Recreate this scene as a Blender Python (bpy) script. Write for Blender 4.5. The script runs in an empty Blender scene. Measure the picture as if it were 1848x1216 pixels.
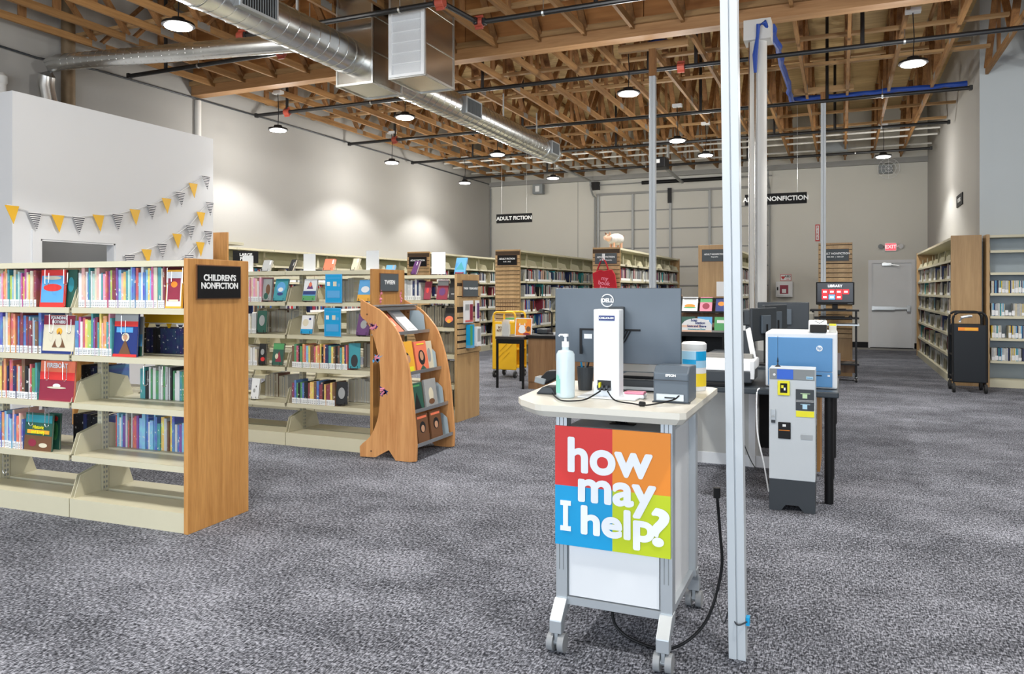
import bpy, math, random
from mathutils import Vector, Matrix, Euler
rnd = random.Random(7)
PI = math.pi
R = math.radians
scene = bpy.context.scene
COL = scene.collection

# ------------------------------------------------------------------ camera, light, exposure
FPX = 1380.0
YAW = math.atan(593 / FPX)
SA, CA = math.sin(YAW), math.cos(YAW)
cam_d = bpy.data.cameras.new('camera')
cam = bpy.data.objects.new('camera', cam_d); COL.objects.link(cam)
cam.location = (0, 0, 1.4); cam.rotation_euler = (R(90), 0, YAW)
cam_d.sensor_width = 36; cam_d.lens = 36 * FPX / 1848; cam_d.shift_y = -84 / 1848
cam_d.clip_start = .05; cam_d.clip_end = 200
scene.camera = cam
scene.view_settings.view_transform = 'Standard'
scene.view_settings.look = 'None'
scene.view_settings.gamma = 1
scene.view_settings.use_curve_mapping = False
scene.view_settings.exposure = 0.46
w = bpy.data.worlds.new('world'); scene.world = w; w.use_nodes = True
bg = w.node_tree.nodes['Background']; bg.inputs[0].default_value = (.78, .87, 1, 1); bg.inputs[1].default_value = 1.0
scene.cycles.max_bounces = 6; scene.cycles.diffuse_bounces = 3; scene.cycles.glossy_bounces = 3
scene.cycles.transmission_bounces = 5; scene.cycles.transparent_max_bounces = 6
scene.cycles.caustics_reflective = False; scene.cycles.caustics_refractive = False

def area(name, loc, rot, sx, sy, energy, color):
    d = bpy.data.lights.new(name, 'AREA'); d.shape = 'RECTANGLE'; d.size = sx; d.size_y = sy
    d.energy = energy; d.color = color
    o = bpy.data.objects.new(name, d); o.location = loc; o.rotation_euler = rot; COL.objects.link(o)
# daylight through the shopfront glazing behind the camera
area('shopfront_daylight', (-1.0, -3.8, 2.2), (R(90), 0, 0), 12, 3.6, 330, (.84, .92, 1))

def on(u, v, X=None, Y=None, z=None):
    """a point on a real wall, shelf face or floor plane"""
    r = (u - 924) / FPX; dx = -SA + r * CA; dy = CA + r * SA; dz = (524 - v) / FPX
    s = X / dx if X is not None else Y / dy if Y is not None else (z - 1.4) / dz
    return Vector((dx * s, dy * s, 1.4 + dz * s))

# ------------------------------------------------------------------ materials
MATS = {}
def mat(name, col, rough=.5, metal=0.0, var=.06, scale=8, emit=0, bump=0, spec=.5, alpha=1, trans=0, coat=0):
    if name in MATS: return MATS[name]
    m = bpy.data.materials.new(name); m.use_nodes = True; nt = m.node_tree; N = nt.nodes; L = nt.links
    b = N['Principled BSDF']
    b.inputs['Roughness'].default_value = rough; b.inputs['Metallic'].default_value = metal
    b.inputs['Specular IOR Level'].default_value = spec
    if coat: b.inputs['Coat Weight'].default_value = coat
    tc = N.new('ShaderNodeTexCoord'); no = N.new('ShaderNodeTexNoise')
    no.inputs['Scale'].default_value = scale; no.inputs['Detail'].default_value = 4
    L.new(tc.outputs['Object'], no.inputs['Vector'])
    mx = N.new('ShaderNodeMix'); mx.data_type = 'RGBA'
    c = tuple(col)[:3]
    mx.inputs[6].default_value = (*[max(0, x * (1 - var)) for x in c], 1)
    mx.inputs[7].default_value = (*[min(1, x * (1 + var)) for x in c], 1)
    L.new(no.outputs['Fac'], mx.inputs[0]); L.new(mx.outputs[2], b.inputs['Base Color'])
    if bump:
        bp = N.new('ShaderNodeBump'); bp.inputs['Strength'].default_value = bump; bp.inputs['Distance'].default_value = .01
        L.new(no.outputs['Fac'], bp.inputs['Height']); L.new(bp.outputs[0], b.inputs['Normal'])
    if emit:
        b.inputs['Emission Color'].default_value = (*c, 1); b.inputs['Emission Strength'].default_value = emit
    if trans:
        b.inputs['Transmission Weight'].default_value = trans
    if alpha < 1: b.inputs['Alpha'].default_value = alpha
    MATS[name] = m
    return m

def wood(name, c1, c2, grain='z', rough=.45, sc=1.0, contrast=(.35, .7)):
    m = bpy.data.materials.new(name); m.use_nodes = True; nt = m.node_tree; N = nt.nodes; L = nt.links
    b = N['Principled BSDF']; b.inputs['Roughness'].default_value = rough
    tc = N.new('ShaderNodeTexCoord'); mp = N.new('ShaderNodeMapping')
    s = {'z': (14, 14, .9), 'y': (14, .9, 14), 'x': (.9, 14, 14)}[grain]
    mp.inputs['Scale'].default_value = [q * sc for q in s]
    L.new(tc.outputs['Object'], mp.inputs['Vector'])
    n1 = N.new('ShaderNodeTexNoise'); n1.inputs['Scale'].default_value = 1; n1.inputs['Detail'].default_value = 3
    n1.inputs['Distortion'].default_value = .6
    n2 = N.new('ShaderNodeTexNoise'); n2.inputs['Scale'].default_value = 6; n2.inputs['Detail'].default_value = 5
    L.new(mp.outputs[0], n1.inputs['Vector']); L.new(mp.outputs[0], n2.inputs['Vector'])
    ad = N.new('ShaderNodeMath'); ad.operation = 'MULTIPLY_ADD'; ad.inputs[1].default_value = .35
    L.new(n2.outputs['Fac'], ad.inputs[0]); 
    m1 = N.new('ShaderNodeMath'); m1.operation = 'MULTIPLY'; m1.inputs[1].default_value = .65
    L.new(n1.outputs['Fac'], m1.inputs[0]); L.new(m1.outputs[0], ad.inputs[2])
    rp = N.new('ShaderNodeValToRGB'); rp.color_ramp.elements[0].position = contrast[0]; rp.color_ramp.elements[1].position = contrast[1]
    rp.color_ramp.elements[0].color = (*c1, 1); rp.color_ramp.elements[1].color = (*c2, 1)
    L.new(ad.outputs[0], rp.inputs[0])
    oi = N.new('ShaderNodeObjectInfo'); hs = N.new('ShaderNodeHueSaturation')
    mr = N.new('ShaderNodeMapRange'); mr.inputs[3].default_value = .88; mr.inputs[4].default_value = 1.12
    L.new(oi.outputs['Random'], mr.inputs[0]); L.new(mr.outputs[0], hs.inputs['Value'])
    L.new(rp.outputs[0], hs.inputs['Color']); L.new(hs.outputs[0], b.inputs['Base Color'])
    return m

OAK = wood('oak_laminate', (.42, .185, .045), (.62, .315, .095), 'z', sc=1.6, contrast=(.34, .66))
OAK2 = wood('light_oak', (.36, .21, .085), (.54, .35, .16), 'z', contrast=(.3, .75))
BEECH = wood('beech_laminate', (.50, .215, .07), (.70, .36, .14), 'z', sc=1.4)
SLATW = wood('slatwall_maple', (.38, .235, .10), (.56, .38, .19), 'x')
LUMB = wood('truss_lumber', (.20, .095, .028), (.42, .225, .08), 'y', rough=.75)
LUMBZ = wood('truss_web_lumber', (.17, .075, .024), (.37, .18, .062), 'z', rough=.75)
LUMBX = wood('bracing_lumber', (.30, .17, .07), (.50, .31, .14), 'x', rough=.75)
PLY = wood('beam_plywood', (.42, .17, .05), (.68, .33, .115), 'x', rough=.7, sc=.35)
OSB = wood('roof_deck_board', (.38, .26, .12), (.62, .45, .22), 'x', rough=.8, sc=.8)
DESKW = wood('walnut_desk_laminate', (.24, .12, .05), (.40, .23, .11), 'z')

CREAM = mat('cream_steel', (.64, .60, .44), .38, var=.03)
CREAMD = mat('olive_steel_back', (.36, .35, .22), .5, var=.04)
WHITE = mat('white_laminate', (.78, .80, .82), .4, var=.02)
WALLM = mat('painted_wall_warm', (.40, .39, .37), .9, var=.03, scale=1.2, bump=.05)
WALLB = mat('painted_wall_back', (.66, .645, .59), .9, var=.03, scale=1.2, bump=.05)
WALLW = mat('painted_partition', (.76, .77, .79), .9, var=.02, scale=1.2)
WALLC = mat('painted_wall_cool', (.55, .60, .62), .9, var=.03, scale=1.2)
TRIMW = mat('white_trim', (.76, .77, .79), .5, var=.02)
BLACK = mat('black_paint', (.007, .007, .008), .5, var=.2, spec=.25)
BLACKM = mat('black_metal', (.009, .009, .010), .45, var=.2, spec=.3)
RUBBER = mat('rubber', (.02, .02, .02), .8)
SIGNB = mat('sign_black', (.006, .006, .007), .6, spec=.2)
SIGNG = mat('sign_slate', (.085, .10, .11), .6, spec=.25)
LETTER = mat('sign_letter', (.85, .86, .86), .5)
STEEL = mat('brushed_steel', (.62, .63, .62), .3, metal=1, var=.1, scale=3)
CHROME = mat('chrome', (.8, .8, .8), .15, metal=1)
ALU = mat('silver_aluminium', (.55, .59, .62), .38, metal=.6, var=.04)
GREY = mat('grey_plastic', (.23, .25, .26), .5)
DGREY = mat('dark_grey_plastic', (.035, .042, .05), .45)
SLATE = mat('slate_plastic', (.095, .12, .148), .42)
PRBLUE = mat('printer_blue', (.085, .26, .52), .35)
YELLOW = mat('yellow_paint', (.80, .45, .01), .4, var=.04)
YBRIGHT = mat('yellow_bright', (.85, .78, .02), .4)
RED = mat('red', (.55, .02, .02), .5)
REDC = mat('red_coupling', (.35, .06, .035), .5)
PAPER = mat('paper', (.82, .83, .84), .7, var=.02)
PAGES = mat('book_pages', (.60, .56, .47), .8, var=.12, scale=60)
BLUEC = mat('blue_cable', (.01, .06, .35), .5)
PIPEM = mat('black_pipe', (.012, .012, .013), .4, var=.3)
PIPEW = mat('white_pipe', (.66, .65, .62), .5, var=.04)
COPPER = mat('old_brown_pipe', (.20, .14, .08), .55, metal=.3, var=.3)
LENS = mat('lamp_lens', (1, .98, .94), .5, emit=14, var=0)
TRIMG = mat('grey_trim', (.30, .30, .29), .6)
def flat(n, c, r=.5): return mat('flat_' + n, c, r, var=.03)
C_RED = flat('red', (.72, .035, .03)); C_ORA = flat('orange', (.88, .27, .02)); C_BLU = flat('blue', (.0, .34, .68)); C_LIM = flat('lime', (.55, .66, .01))
C_SKY = flat('sky', (.10, .38, .72)); C_NAVY = flat('navy', (.01, .03, .18)); C_PINK = flat('pink', (.75, .25, .35)); C_TEAL = flat('teal', (.03, .30, .36))
C_GRN = flat('green', (.08, .35, .12)); C_BRN = flat('brown', (.16, .07, .03)); C_SKIN = flat('tan', (.55, .30, .18)); C_PUR = flat('purple', (.12, .03, .16))
C_CRM = flat('cream', (.72, .66, .50)); C_GRY = flat('grey', (.35, .36, .36)); C_MAR = flat('maroon', (.28, .02, .05)); C_ORY = flat('amber', (.85, .42, .03))
C_BLK = flat('black', (.008, .008, .009)); C_DGR = flat('darkgreen', (.02, .10, .07)); C_CORAL = flat('coral', (.85, .20, .10))

def carpet():
    m = bpy.data.materials.new('loop_carpet'); m.use_nodes = True; nt = m.node_tree; N = nt.nodes; L = nt.links
    b = N['Principled BSDF']; b.inputs['Roughness'].default_value = .95; b.inputs['Specular IOR Level'].default_value = .1
    tc = N.new('ShaderNodeTexCoord')
    def noise(sc, s, det=2, w=0):
        mp = N.new('ShaderNodeMapping'); mp.inputs['Scale'].default_value = s; mp.inputs['Location'].default_value = (w, w, 0)
        L.new(tc.outputs['Object'], mp.inputs[0])
        n = N.new('ShaderNodeTexNoise'); n.inputs['Scale'].default_value = sc; n.inputs['Detail'].default_value = det
        n.inputs['Roughness'].default_value = .6
        L.new(mp.outputs[0], n.inputs['Vector']); return n.outputs['Fac']
    fine = noise(1, (150, 42, 1), 2); fine2 = noise(1, (60, 85, 1), 3, 4); big = noise(1, (1.3, 2.0, 1), 3, 9); mid = noise(1, (7, 5, 1), 2, 2)
    def mul(a, k, c=None):
        q = N.new('ShaderNodeMath'); q.operation = 'MULTIPLY_ADD'; q.inputs[1].default_value = k
        L.new(a, q.inputs[0])
        if c is None: q.inputs[2].default_value = 0
        else: L.new(c, q.inputs[2])
        return q.outputs[0]
    s = mul(big, .20, mul(mid, .10, mul(fine2, .62, mul(fine, .65))))
    rp = N.new('ShaderNodeValToRGB'); e = rp.color_ramp.elements
    e[0].position = .66; e[0].color = (.018, .019, .024, 1); e[1].position = .93; e[1].color = (.36, .37, .42, 1)
    q = e.new(.785); q.color = (.115, .12, .14, 1)
    L.new(s, rp.inputs[0]); L.new(rp.outputs[0], b.inputs['Base Color'])
    bp = N.new('ShaderNodeBump'); bp.inputs['Strength'].default_value = .5; bp.inputs['Distance'].default_value = .004
    L.new(fine, bp.inputs['Height']); L.new(bp.outputs[0], b.inputs['Normal'])
    return m
CARPET = carpet()

def duct_mat():
    m = bpy.data.materials.new('spiral_duct_steel'); m.use_nodes = True; nt = m.node_tree; N = nt.nodes; L = nt.links
    b = N['Principled BSDF']; b.inputs['Metallic'].default_value = 1; b.inputs['Roughness'].default_value = .27
    tc = N.new('ShaderNodeTexCoord'); no = N.new('ShaderNodeTexNoise'); no.inputs['Scale'].default_value = 5; no.inputs['Detail'].default_value = 5
    L.new(tc.outputs['Object'], no.inputs['Vector'])
    rp = N.new('ShaderNodeValToRGB'); rp.color_ramp.elements[0].color = (.50, .51, .50, 1); rp.color_ramp.elements[1].color = (.80, .81, .80, 1)
    L.new(no.outputs['Fac'], rp.inputs[0]); L.new(rp.outputs[0], b.inputs['Base Color'])
    return m
DUCT = duct_mat()

def book_mat():
    m = bpy.data.materials.new('book_cover'); m.use_nodes = True; nt = m.node_tree; N = nt.nodes; L = nt.links
    b = N['Principled BSDF']; b.inputs['Roughness'].default_value = .38
    oi = N.new('ShaderNodeObjectInfo'); tc = N.new('ShaderNodeTexCoord'); mp = N.new('ShaderNodeMapping')
    mp.inputs['Scale'].default_value = (1.0, .2, 7)
    L.new(tc.outputs['Generated'], mp.inputs[0])
    sc = N.new('ShaderNodeMath'); sc.operation = 'MULTIPLY'; sc.inputs[1].default_value = 40; L.new(oi.outputs['Random'], sc.inputs[0])
    cb = N.new('ShaderNodeCombineXYZ'); L.new(sc.outputs[0], cb.inputs[0]); L.new(sc.outputs[0], cb.inputs[2]); L.new(cb.outputs[0], mp.inputs['Location'])
    no = N.new('ShaderNodeTexNoise'); no.inputs['Scale'].default_value = 1; no.inputs['Detail'].default_value = 2; L.new(mp.outputs[0], no.inputs['Vector'])
    def th(p):
        r = N.new('ShaderNodeValToRGB'); r.color_ramp.elements[0].position = p; r.color_ramp.elements[1].position = p + .03
        return r
    a = th(.64); L.new(no.outputs['Fac'], a.inputs[0])
    mx = N.new('ShaderNodeMix'); mx.data_type = 'RGBA'; L.new(a.outputs[0], mx.inputs[0]); L.new(oi.outputs['Color'], mx.inputs[6])
    mx.inputs[7].default_value = (.78, .76, .70, 1)
    n2 = N.new('ShaderNodeTexNoise'); n2.inputs['Scale'].default_value = .45; L.new(mp.outputs[0], n2.inputs['Vector'])
    hs = N.new('ShaderNodeHueSaturation'); mr = N.new('ShaderNodeMapRange'); mr.inputs[1].default_value = .3; mr.inputs[2].default_value = .7
    mr.inputs[3].default_value = .45; mr.inputs[4].default_value = .55; hs.inputs['Saturation'].default_value = .82
    L.new(n2.outputs['Fac'], mr.inputs[0]); L.new(mr.outputs[0], hs.inputs['Hue']); L.new(mx.outputs[2], hs.inputs['Color'])
    L.new(hs.outputs[0], b.inputs['Base Color'])
    return m
BOOK = book_mat()

def stripes():
    m = bpy.data.materials.new('striped_cloth'); m.use_nodes = True; nt = m.node_tree; N = nt.nodes; L = nt.links
    b = N['Principled BSDF']; b.inputs['Roughness'].default_value = .9
    tc = N.new('ShaderNodeTexCoord'); sx = N.new('ShaderNodeSeparateXYZ'); L.new(tc.outputs['Object'], sx.inputs[0])
    q = N.new('ShaderNodeMath'); q.operation = 'MULTIPLY'; q.inputs[1].default_value = 42; L.new(sx.outputs[2], q.inputs[0])
    f = N.new('ShaderNodeMath'); f.operation = 'FRACT'; L.new(q.outputs[0], f.inputs[0])
    g = N.new('ShaderNodeMath'); g.operation = 'GREATER_THAN'; g.inputs[1].default_value = .5; L.new(f.outputs[0], g.inputs[0])
    mx = N.new('ShaderNodeMix'); mx.data_type = 'RGBA'; mx.inputs[6].default_value = (.03, .03, .05, 1); mx.inputs[7].default_value = (.8, .8, .8, 1)
    L.new(g.outputs[0], mx.inputs[0]); L.new(mx.outputs[2], b.inputs['Base Color'])
    return m
STRIPE = stripes()

# ------------------------------------------------------------------ mesh helpers
def sm(p, n=6):
    p = [Vector(q) for q in p]; out = []
    for i in range(len(p)-1):
        a, b, c, d = p[max(i-1, 0)], p[i], p[i+1], p[min(i+2, len(p)-1)]
        for k in range(n):
            t = k/n; out.append(.5*((2*b)+(c-a)*t+(2*a-5*b+4*c-d)*t*t+(3*b-a-3*c+d)*t**3))
    return out + [p[-1]]
class MB:
    def __init__(s): s.v = []; s.f = []; s.m = []; s.k = 0
    def use(s, k): s.k = k; return s
    def face(s, vs, fs):
        n = len(s.v); s.v += [tuple(p) for p in vs]
        for f in fs: s.f.append(tuple(n + i for i in f)); s.m.append(s.k)
        return s
    def box(s, x0, y0, z0, x1, y1, z1):
        if x0 > x1: x0, x1 = x1, x0
        if y0 > y1: y0, y1 = y1, y0
        if z0 > z1: z0, z1 = z1, z0
        return s.face([(x0,y0,z0),(x1,y0,z0),(x1,y1,z0),(x0,y1,z0),(x0,y0,z1),(x1,y0,z1),(x1,y1,z1),(x0,y1,z1)],
                      [(0,3,2,1),(4,5,6,7),(0,1,5,4),(1,2,6,5),(2,3,7,6),(3,0,4,7)])
    def bx(s, cx, cy, cz, sx, sy, sz): return s.box(cx-sx/2, cy-sy/2, cz-sz/2, cx+sx/2, cy+sy/2, cz+sz/2)
    def prism(s, pts, ax, a, b):
        def P(p, t): return {'x': (t, p[0], p[1]), 'y': (p[0], t, p[1]), 'z': (p[0], p[1], t)}[ax]
        n = len(pts); vs = [P(p, a) for p in pts] + [P(p, b) for p in pts]
        fs = [tuple(range(n)), tuple(range(2*n-1, n-1, -1))] + [(i, i+n, (i+1) % n + n, (i+1) % n) for i in range(n)]
        return s.face(vs, fs)
    def beam(s, p0, p1, w, h, up=(0, 0, 1)):
        p0 = Vector(p0); p1 = Vector(p1); d = (p1-p0).normalized(); u = Vector(up)
        if abs(d.dot(u)) > .99: u = Vector((1, 0, 0))
        a = d.cross(u).normalized() * w / 2; b = a.cross(d).normalized() * h / 2
        vs = [p0-a-b, p0+a-b, p0+a+b, p0-a+b, p1-a-b, p1+a-b, p1+a+b, p1-a+b]
        return s.face(vs, [(0,1,2,3),(7,6,5,4),(0,4,5,1),(1,5,6,2),(2,6,7,3),(3,7,4,0)])
    def ring(s, c, d, r, n):
        d = Vector(d).normalized(); u = Vector((0, 0, 1)) if abs(d.z) < .9 else Vector((1, 0, 0))
        a = d.cross(u).normalized(); b = d.cross(a).normalized()
        return [Vector(c) + a * r * math.cos(2*PI*i/n) + b * r * math.sin(2*PI*i/n) for i in range(n)]
    def tube(s, path, r, n=8, caps=True):
        path = [Vector(p) for p in path]; k = len(path); vs = []
        for i, p in enumerate(path):
            d = path[min(i+1, k-1)] - path[max(i-1, 0)]
            rr = r[i] if isinstance(r, (list, tuple)) else r
            ring = s.ring(p, d, rr, n)
            vs += ring
        fs = [(i*n+j, i*n+(j+1) % n, (i+1)*n+(j+1) % n, (i+1)*n+j) for i in range(k-1) for j in range(n)]
        if caps: fs += [tuple(range(n-1, -1, -1)), tuple((k-1)*n+j for j in range(n))]
        return s.face(vs, fs)
    def cyl(s, p0, p1, r, n=16): return s.tube([p0, p1], r, n)
    def lathe(s, prof, c=(0, 0, 0), n=24):
        vs = [(c[0]+r*math.cos(2*PI*j/n), c[1]+r*math.sin(2*PI*j/n), c[2]+z) for r, z in prof for j in range(n)]
        k = len(prof)
        fs = [(i*n+j, i*n+(j+1) % n, (i+1)*n+(j+1) % n, (i+1)*n+j) for i in range(k-1) for j in range(n)]
        fs += [tuple(range(n-1, -1, -1)), tuple((k-1)*n+j for j in range(n))]
        return s.face(vs, fs)
    def xf(s, M): s.v = [tuple(M @ Vector(p)) for p in s.v]; return s
    def mesh(s, name, mats):
        me = bpy.data.meshes.new(name); me.from_pydata(s.v, [], s.f)
        for m in (mats if isinstance(mats, (list, tuple)) else [mats]): me.materials.append(m)
        me.polygons.foreach_set('material_index', s.m); me.update()
        return me
    def build(s, name, mats, parent=None, smooth=False, bevel=0, loc=None, rot=None):
        me = s.mesh(name, mats)
        if smooth: me.shade_smooth() if hasattr(me, 'shade_smooth') else None
        o = link(name, me, parent, loc, rot)
        if smooth:
            try: me.set_sharp_from_angle(angle=R(40))
            except Exception: pass
        if bevel:
            b = o.modifiers.new('bevel', 'BEVEL'); b.width = bevel; b.segments = 2; b.limit_method = 'ANGLE'
        return o

def link(name, me, parent=None, loc=None, rot=None, scale=None):
    o = bpy.data.objects.new(name, me); COL.objects.link(o)
    if parent: o.parent = parent
    if loc is not None: o.location = loc
    if rot is not None: o.rotation_euler = rot
    if scale is not None: o.scale = scale
    return o
def tag(o, label, cat, group=None, kind=None):
    if label: o['label'] = label
    if cat: o['category'] = cat
    if group: o['group'] = group
    if kind: o['kind'] = kind
    return o
def thing(name, label, cat, loc=(0, 0, 0), rz=0, group=None, rot=None):
    o = bpy.data.objects.new(name, None); COL.objects.link(o); o.location = loc
    o.rotation_euler = rot if rot else (0, 0, rz); o.empty_display_size = .1
    return tag(o, label, cat, group)
def struct(o): o['kind'] = 'structure'; return o
def copy_tree(o, parent=None):
    c = o.copy(); COL.objects.link(c); c.parent = parent
    for ch in o.children: copy_tree(ch, c)
    return c
def text(s, size, parent, loc, rot, m, bold=.0, align='CENTER', name='lettering', ext=.0008, spacing=1.0, line=1.0, sx=1.0):
    cu = bpy.data.curves.new('t', 'FONT'); cu.body = s; cu.size = size; cu.align_x = align; cu.align_y = 'CENTER'
    cu.extrude = ext; cu.offset = bold; cu.space_character = spacing; cu.space_line = line; cu.resolution_u = 8 if size > .15 else 3
    t = bpy.data.objects.new('t', cu); COL.objects.link(t)
    dg = bpy.context.evaluated_depsgraph_get()
    me = bpy.data.meshes.new_from_object(t.evaluated_get(dg)); bpy.data.objects.remove(t); bpy.data.curves.remove(cu)
    me.materials.clear(); me.materials.append(m); me.name = name
    return link(name, me, parent, loc, rot, (sx, 1, 1))
FRONT = (R(90), 0, 0)      # text that faces -Y (the camera side)
def ordinal(n):
    a = ['first','second','third','fourth','fifth','sixth','seventh','eighth','ninth','tenth','eleventh','twelfth','thirteenth','fourteenth','fifteenth','sixteenth','seventeenth','eighteenth','nineteenth']
    if n <= 19: return a[n-1]
    t = ['twent','thirt','fort','fift','sixt'][n//10-2]
    return t + 'ieth' if n % 10 == 0 else t + 'y-' + a[n % 10-1]

# ------------------------------------------------------------------ the room
XL, XR, YB, YF, ZT, ZD = -9.53, 1.9, 20.6, 13.2, 4.6, 5.8
XE, YS = 8.0, -4.0
struct(MB().box(XL, YS, -.05, XE, YB, 0).build('floor', CARPET))
o = MB().box(-2.2, 19.9, 0.0, XR, YB, .004).build('trim_1', mat('concrete_strip', (.22, .215, .20), .6)); struct(o)
struct(MB().box(XL-.1, YS, ZD, XE, YB+.1, ZD+.1).build('ceiling', OSB))
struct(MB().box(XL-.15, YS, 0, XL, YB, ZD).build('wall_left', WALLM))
bw_ = MB()
bw_.box(XL-.15, YB, 0, -6.27, YB+.15, ZD).box(-6.27, YB, 4.1, -1.7, YB+.15, ZD).box(-1.7, YB, 0, .68, YB+.15, ZD).box(1.58, YB, 0, XR+.15, YB+.15, ZD).box(.68, YB, 2.08, 1.58, YB+.15, ZD)
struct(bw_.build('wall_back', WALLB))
struct(MB().box(-6.83, YB-.004, 0, -6.815, YB, ZT).build('trim_2', TRIMG))
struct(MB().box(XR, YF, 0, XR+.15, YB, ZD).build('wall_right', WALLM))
struct(MB().box(XR+.15, YF, 0, XE, YF+.15, ZD).build('wall_right_front', WALLC))
struct(MB().box(XR, YF-.004, 0, XR+.16, YF, ZD).build('trim_3', WALLC))
struct(MB().box(XE, YS, 0, XE+.15, YF, ZD).build('wall_east', WALLM))
sf = MB().box(XL, YS-.15, 0, XE, YS, .3).box(XL, YS-.15, 4.1, XE, YS, ZD)
for i in range(13): x = XL + i*(XE-XL)/12; sf.box(x-.04, YS-.12, .3, x+.04, YS, 4.1)
struct(sf.build('wall_camera_side', mat('shopfront_frame', (.05, .05, .055), .4)))
for x0, x1 in ((-1.7, .62), (1.62, XR)):
    struct(MB().box(x0, YB-.015, 0, x1, YB, .14).build('baseboard_back', BLACK))
struct(MB().box(XR-.015, 18.7, 0, XR, YB-.016, .14).build('baseboard_right', BLACK))
struct(MB().box(XL, YB-.12, ZT-.14, XR, YB-.002, ZT-.02).build('trim_4', TRIMG))
# partition room at the left with its doorway
PX, PY0, PY1, PZ = -8.6, 5.71, 8.72, 3.66
dY0 = on(72, 430, X=PX).y; dY1 = on(207, 440, X=PX).y; dZ = 2.0
pt = MB().box(PX-.12, PY0, 0, PX, dY0, PZ).box(PX-.12, dY1, 0, PX, PY1, PZ).box(PX-.12, dY0, dZ, PX, dY1, PZ)
pt.box(XL, PY0, 0, PX-.12, PY0+.12, PZ).box(XL, PY1-.12, 0, PX-.12, PY1, PZ).box(XL, PY0+.12, PZ-.1, PX-.12, PY1-.12, PZ)
struct(pt.build('wall_partition', WALLW))
dr = MB(); t_ = .1
dr.box(PX, dY0-t_, 0, PX+.02, dY0, dZ+t_).box(PX, dY1, 0, PX+.02, dY1+t_, dZ+t_).box(PX, dY0, dZ, PX+.02, dY1, dZ+t_)
dr.box(PX-.12, dY0, 0, PX+.01, dY0+.02, dZ).box(PX-.12, dY1-.02, 0, PX+.01, dY1, dZ).box(PX-.12, dY0, dZ-.02, PX+.01, dY1, dZ)
struct(dr.build('door_2', TRIMW))

pl_ = bpy.data.lights.new('partition_fill_light', 'POINT'); pl_.energy = 14; pl_.shadow_soft_size = .1  # added fill with no fixture, brightens the interior seen through the doorway
po = bpy.data.objects.new('partition_fill_light', pl_); COL.objects.link(po); po.location = (-9.1, 7.4, 3.2)
# back door
d = tag(MB().box(.70, YB+.02, .01, 1.56, YB+.07, 2.06).build('door_1', WHITE), None, None); struct(d)
MB().box(.62, YB-.015, 0, .70, YB+.1, 2.14).box(1.56, YB-.015, 0, 1.64, YB+.1, 2.14).box(.70, YB-.015, 2.06, 1.56, YB+.1, 2.14).build('door_frame', TRIMW, d)
MB().box(.72, YB-.06, .93, 1.20, YB-.01, 1.01).box(1.20, YB-.045, .945, 1.50, YB-.01, .995).box(1.46, YB-.07, .90, 1.53, YB+.02, 1.04).box(.70, YB-.05, .92, .75, YB+.02, 1.02).build('push_bar', STEEL, d)
MB().box(.92, YB-.09, 2.0, 1.12, YB-.015, 2.06).beam((1.0, YB-.06, 2.05), (1.30, YB-.12, 1.99), .03, .02).beam((1.30, YB-.12, 1.99), (.95, YB-.03, 2.08), .03, .02).build('door_closer', STEEL, d)
MB().box(.66, YB-.1, 0, 1.6, YB+.1, .02).build('threshold', BLACKM, d)

# sectional overhead door in the back wall
gd = thing('overhead_door', 'grey sectional overhead door in the back wall, behind the bookcases', 'garage door', (-6.27, YB, 0))
GW, GH = 4.57, 4.1
secs = 8
for i in range(secs):
    z0 = i*GH/secs
    MB().box(0, .02, z0+.008, GW, .06, z0+GH/secs-.008).build('door_panel', WALLB, gd)
    MB().box(0, -.01, z0-.02, GW, .02, z0+.012).build('hinge_rail', TRIMG, gd)
for x in (.05, 1.03, 2.06, 3.1, 4.5):
    MB().box(x-.03, -.035, 0, x+.03, .01, GH).build('stile', mat('galvanised', (.33, .34, .34), .5, metal=.3), gd)
MB().box(0, -.05, GH-.06, GW, -.01, GH).build('top_strut', TRIMG, gd)
GAL = MATS['galvanised']
for x in (-.03, GW+.03):
    path = [(x, -.06, .1), (x, -.06, 4.0)] + [(x, -.06-.45*math.sin(t*PI/12), 4.0+.4*(1-math.cos(t*PI/12))) for t in range(1, 7)] + [(x, -3.2, 4.4)]
    MB().tube(path, .028, 6).build('track', GAL, gd)
MB().cyl((-.1, -.08, 4.33), (GW+.1, -.08, 4.33), .016, 8).build('torsion_shaft', GAL, gd)
MB().cyl((1.3, -.08, 4.33), (3.9, -.08, 4.33), .05, 12).build('torsion_spring', BLACKM, gd)
MB().box(-.12, -.16, 4.2, .1, -.02, 4.42).build('bearing_bracket', BLACKM, gd)
MB().box(2.0, -.08, 3.75, 2.1, -.02, 4.15).build('arm_bracket', BLACKM, gd)
# opener
op = thing('door_opener', 'black overhead door opener motor with rail hanging under the trusses', 'door opener', (-3.55, 16.2, 4.1))
MB().bx(0, 0, 0, .34, .42, .22).build('motor_housing', BLACKM, op, bevel=.02)
MB().bx(0, -.22, .02, .12, .01, .08).build('cover_plate', PAPER, op)
MB().beam((0, .2, .02), (-.3, 4.2, .16), .06, .05).build('rail', GAL, op)
MB().box(-.2, -.1, .11, -.18, .1, .5).box(.18, -.1, .11, .2, .1, .5).box(-.35, -.02, .44, .35, .02, .48).build('hanger_strap', GAL, op)

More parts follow.
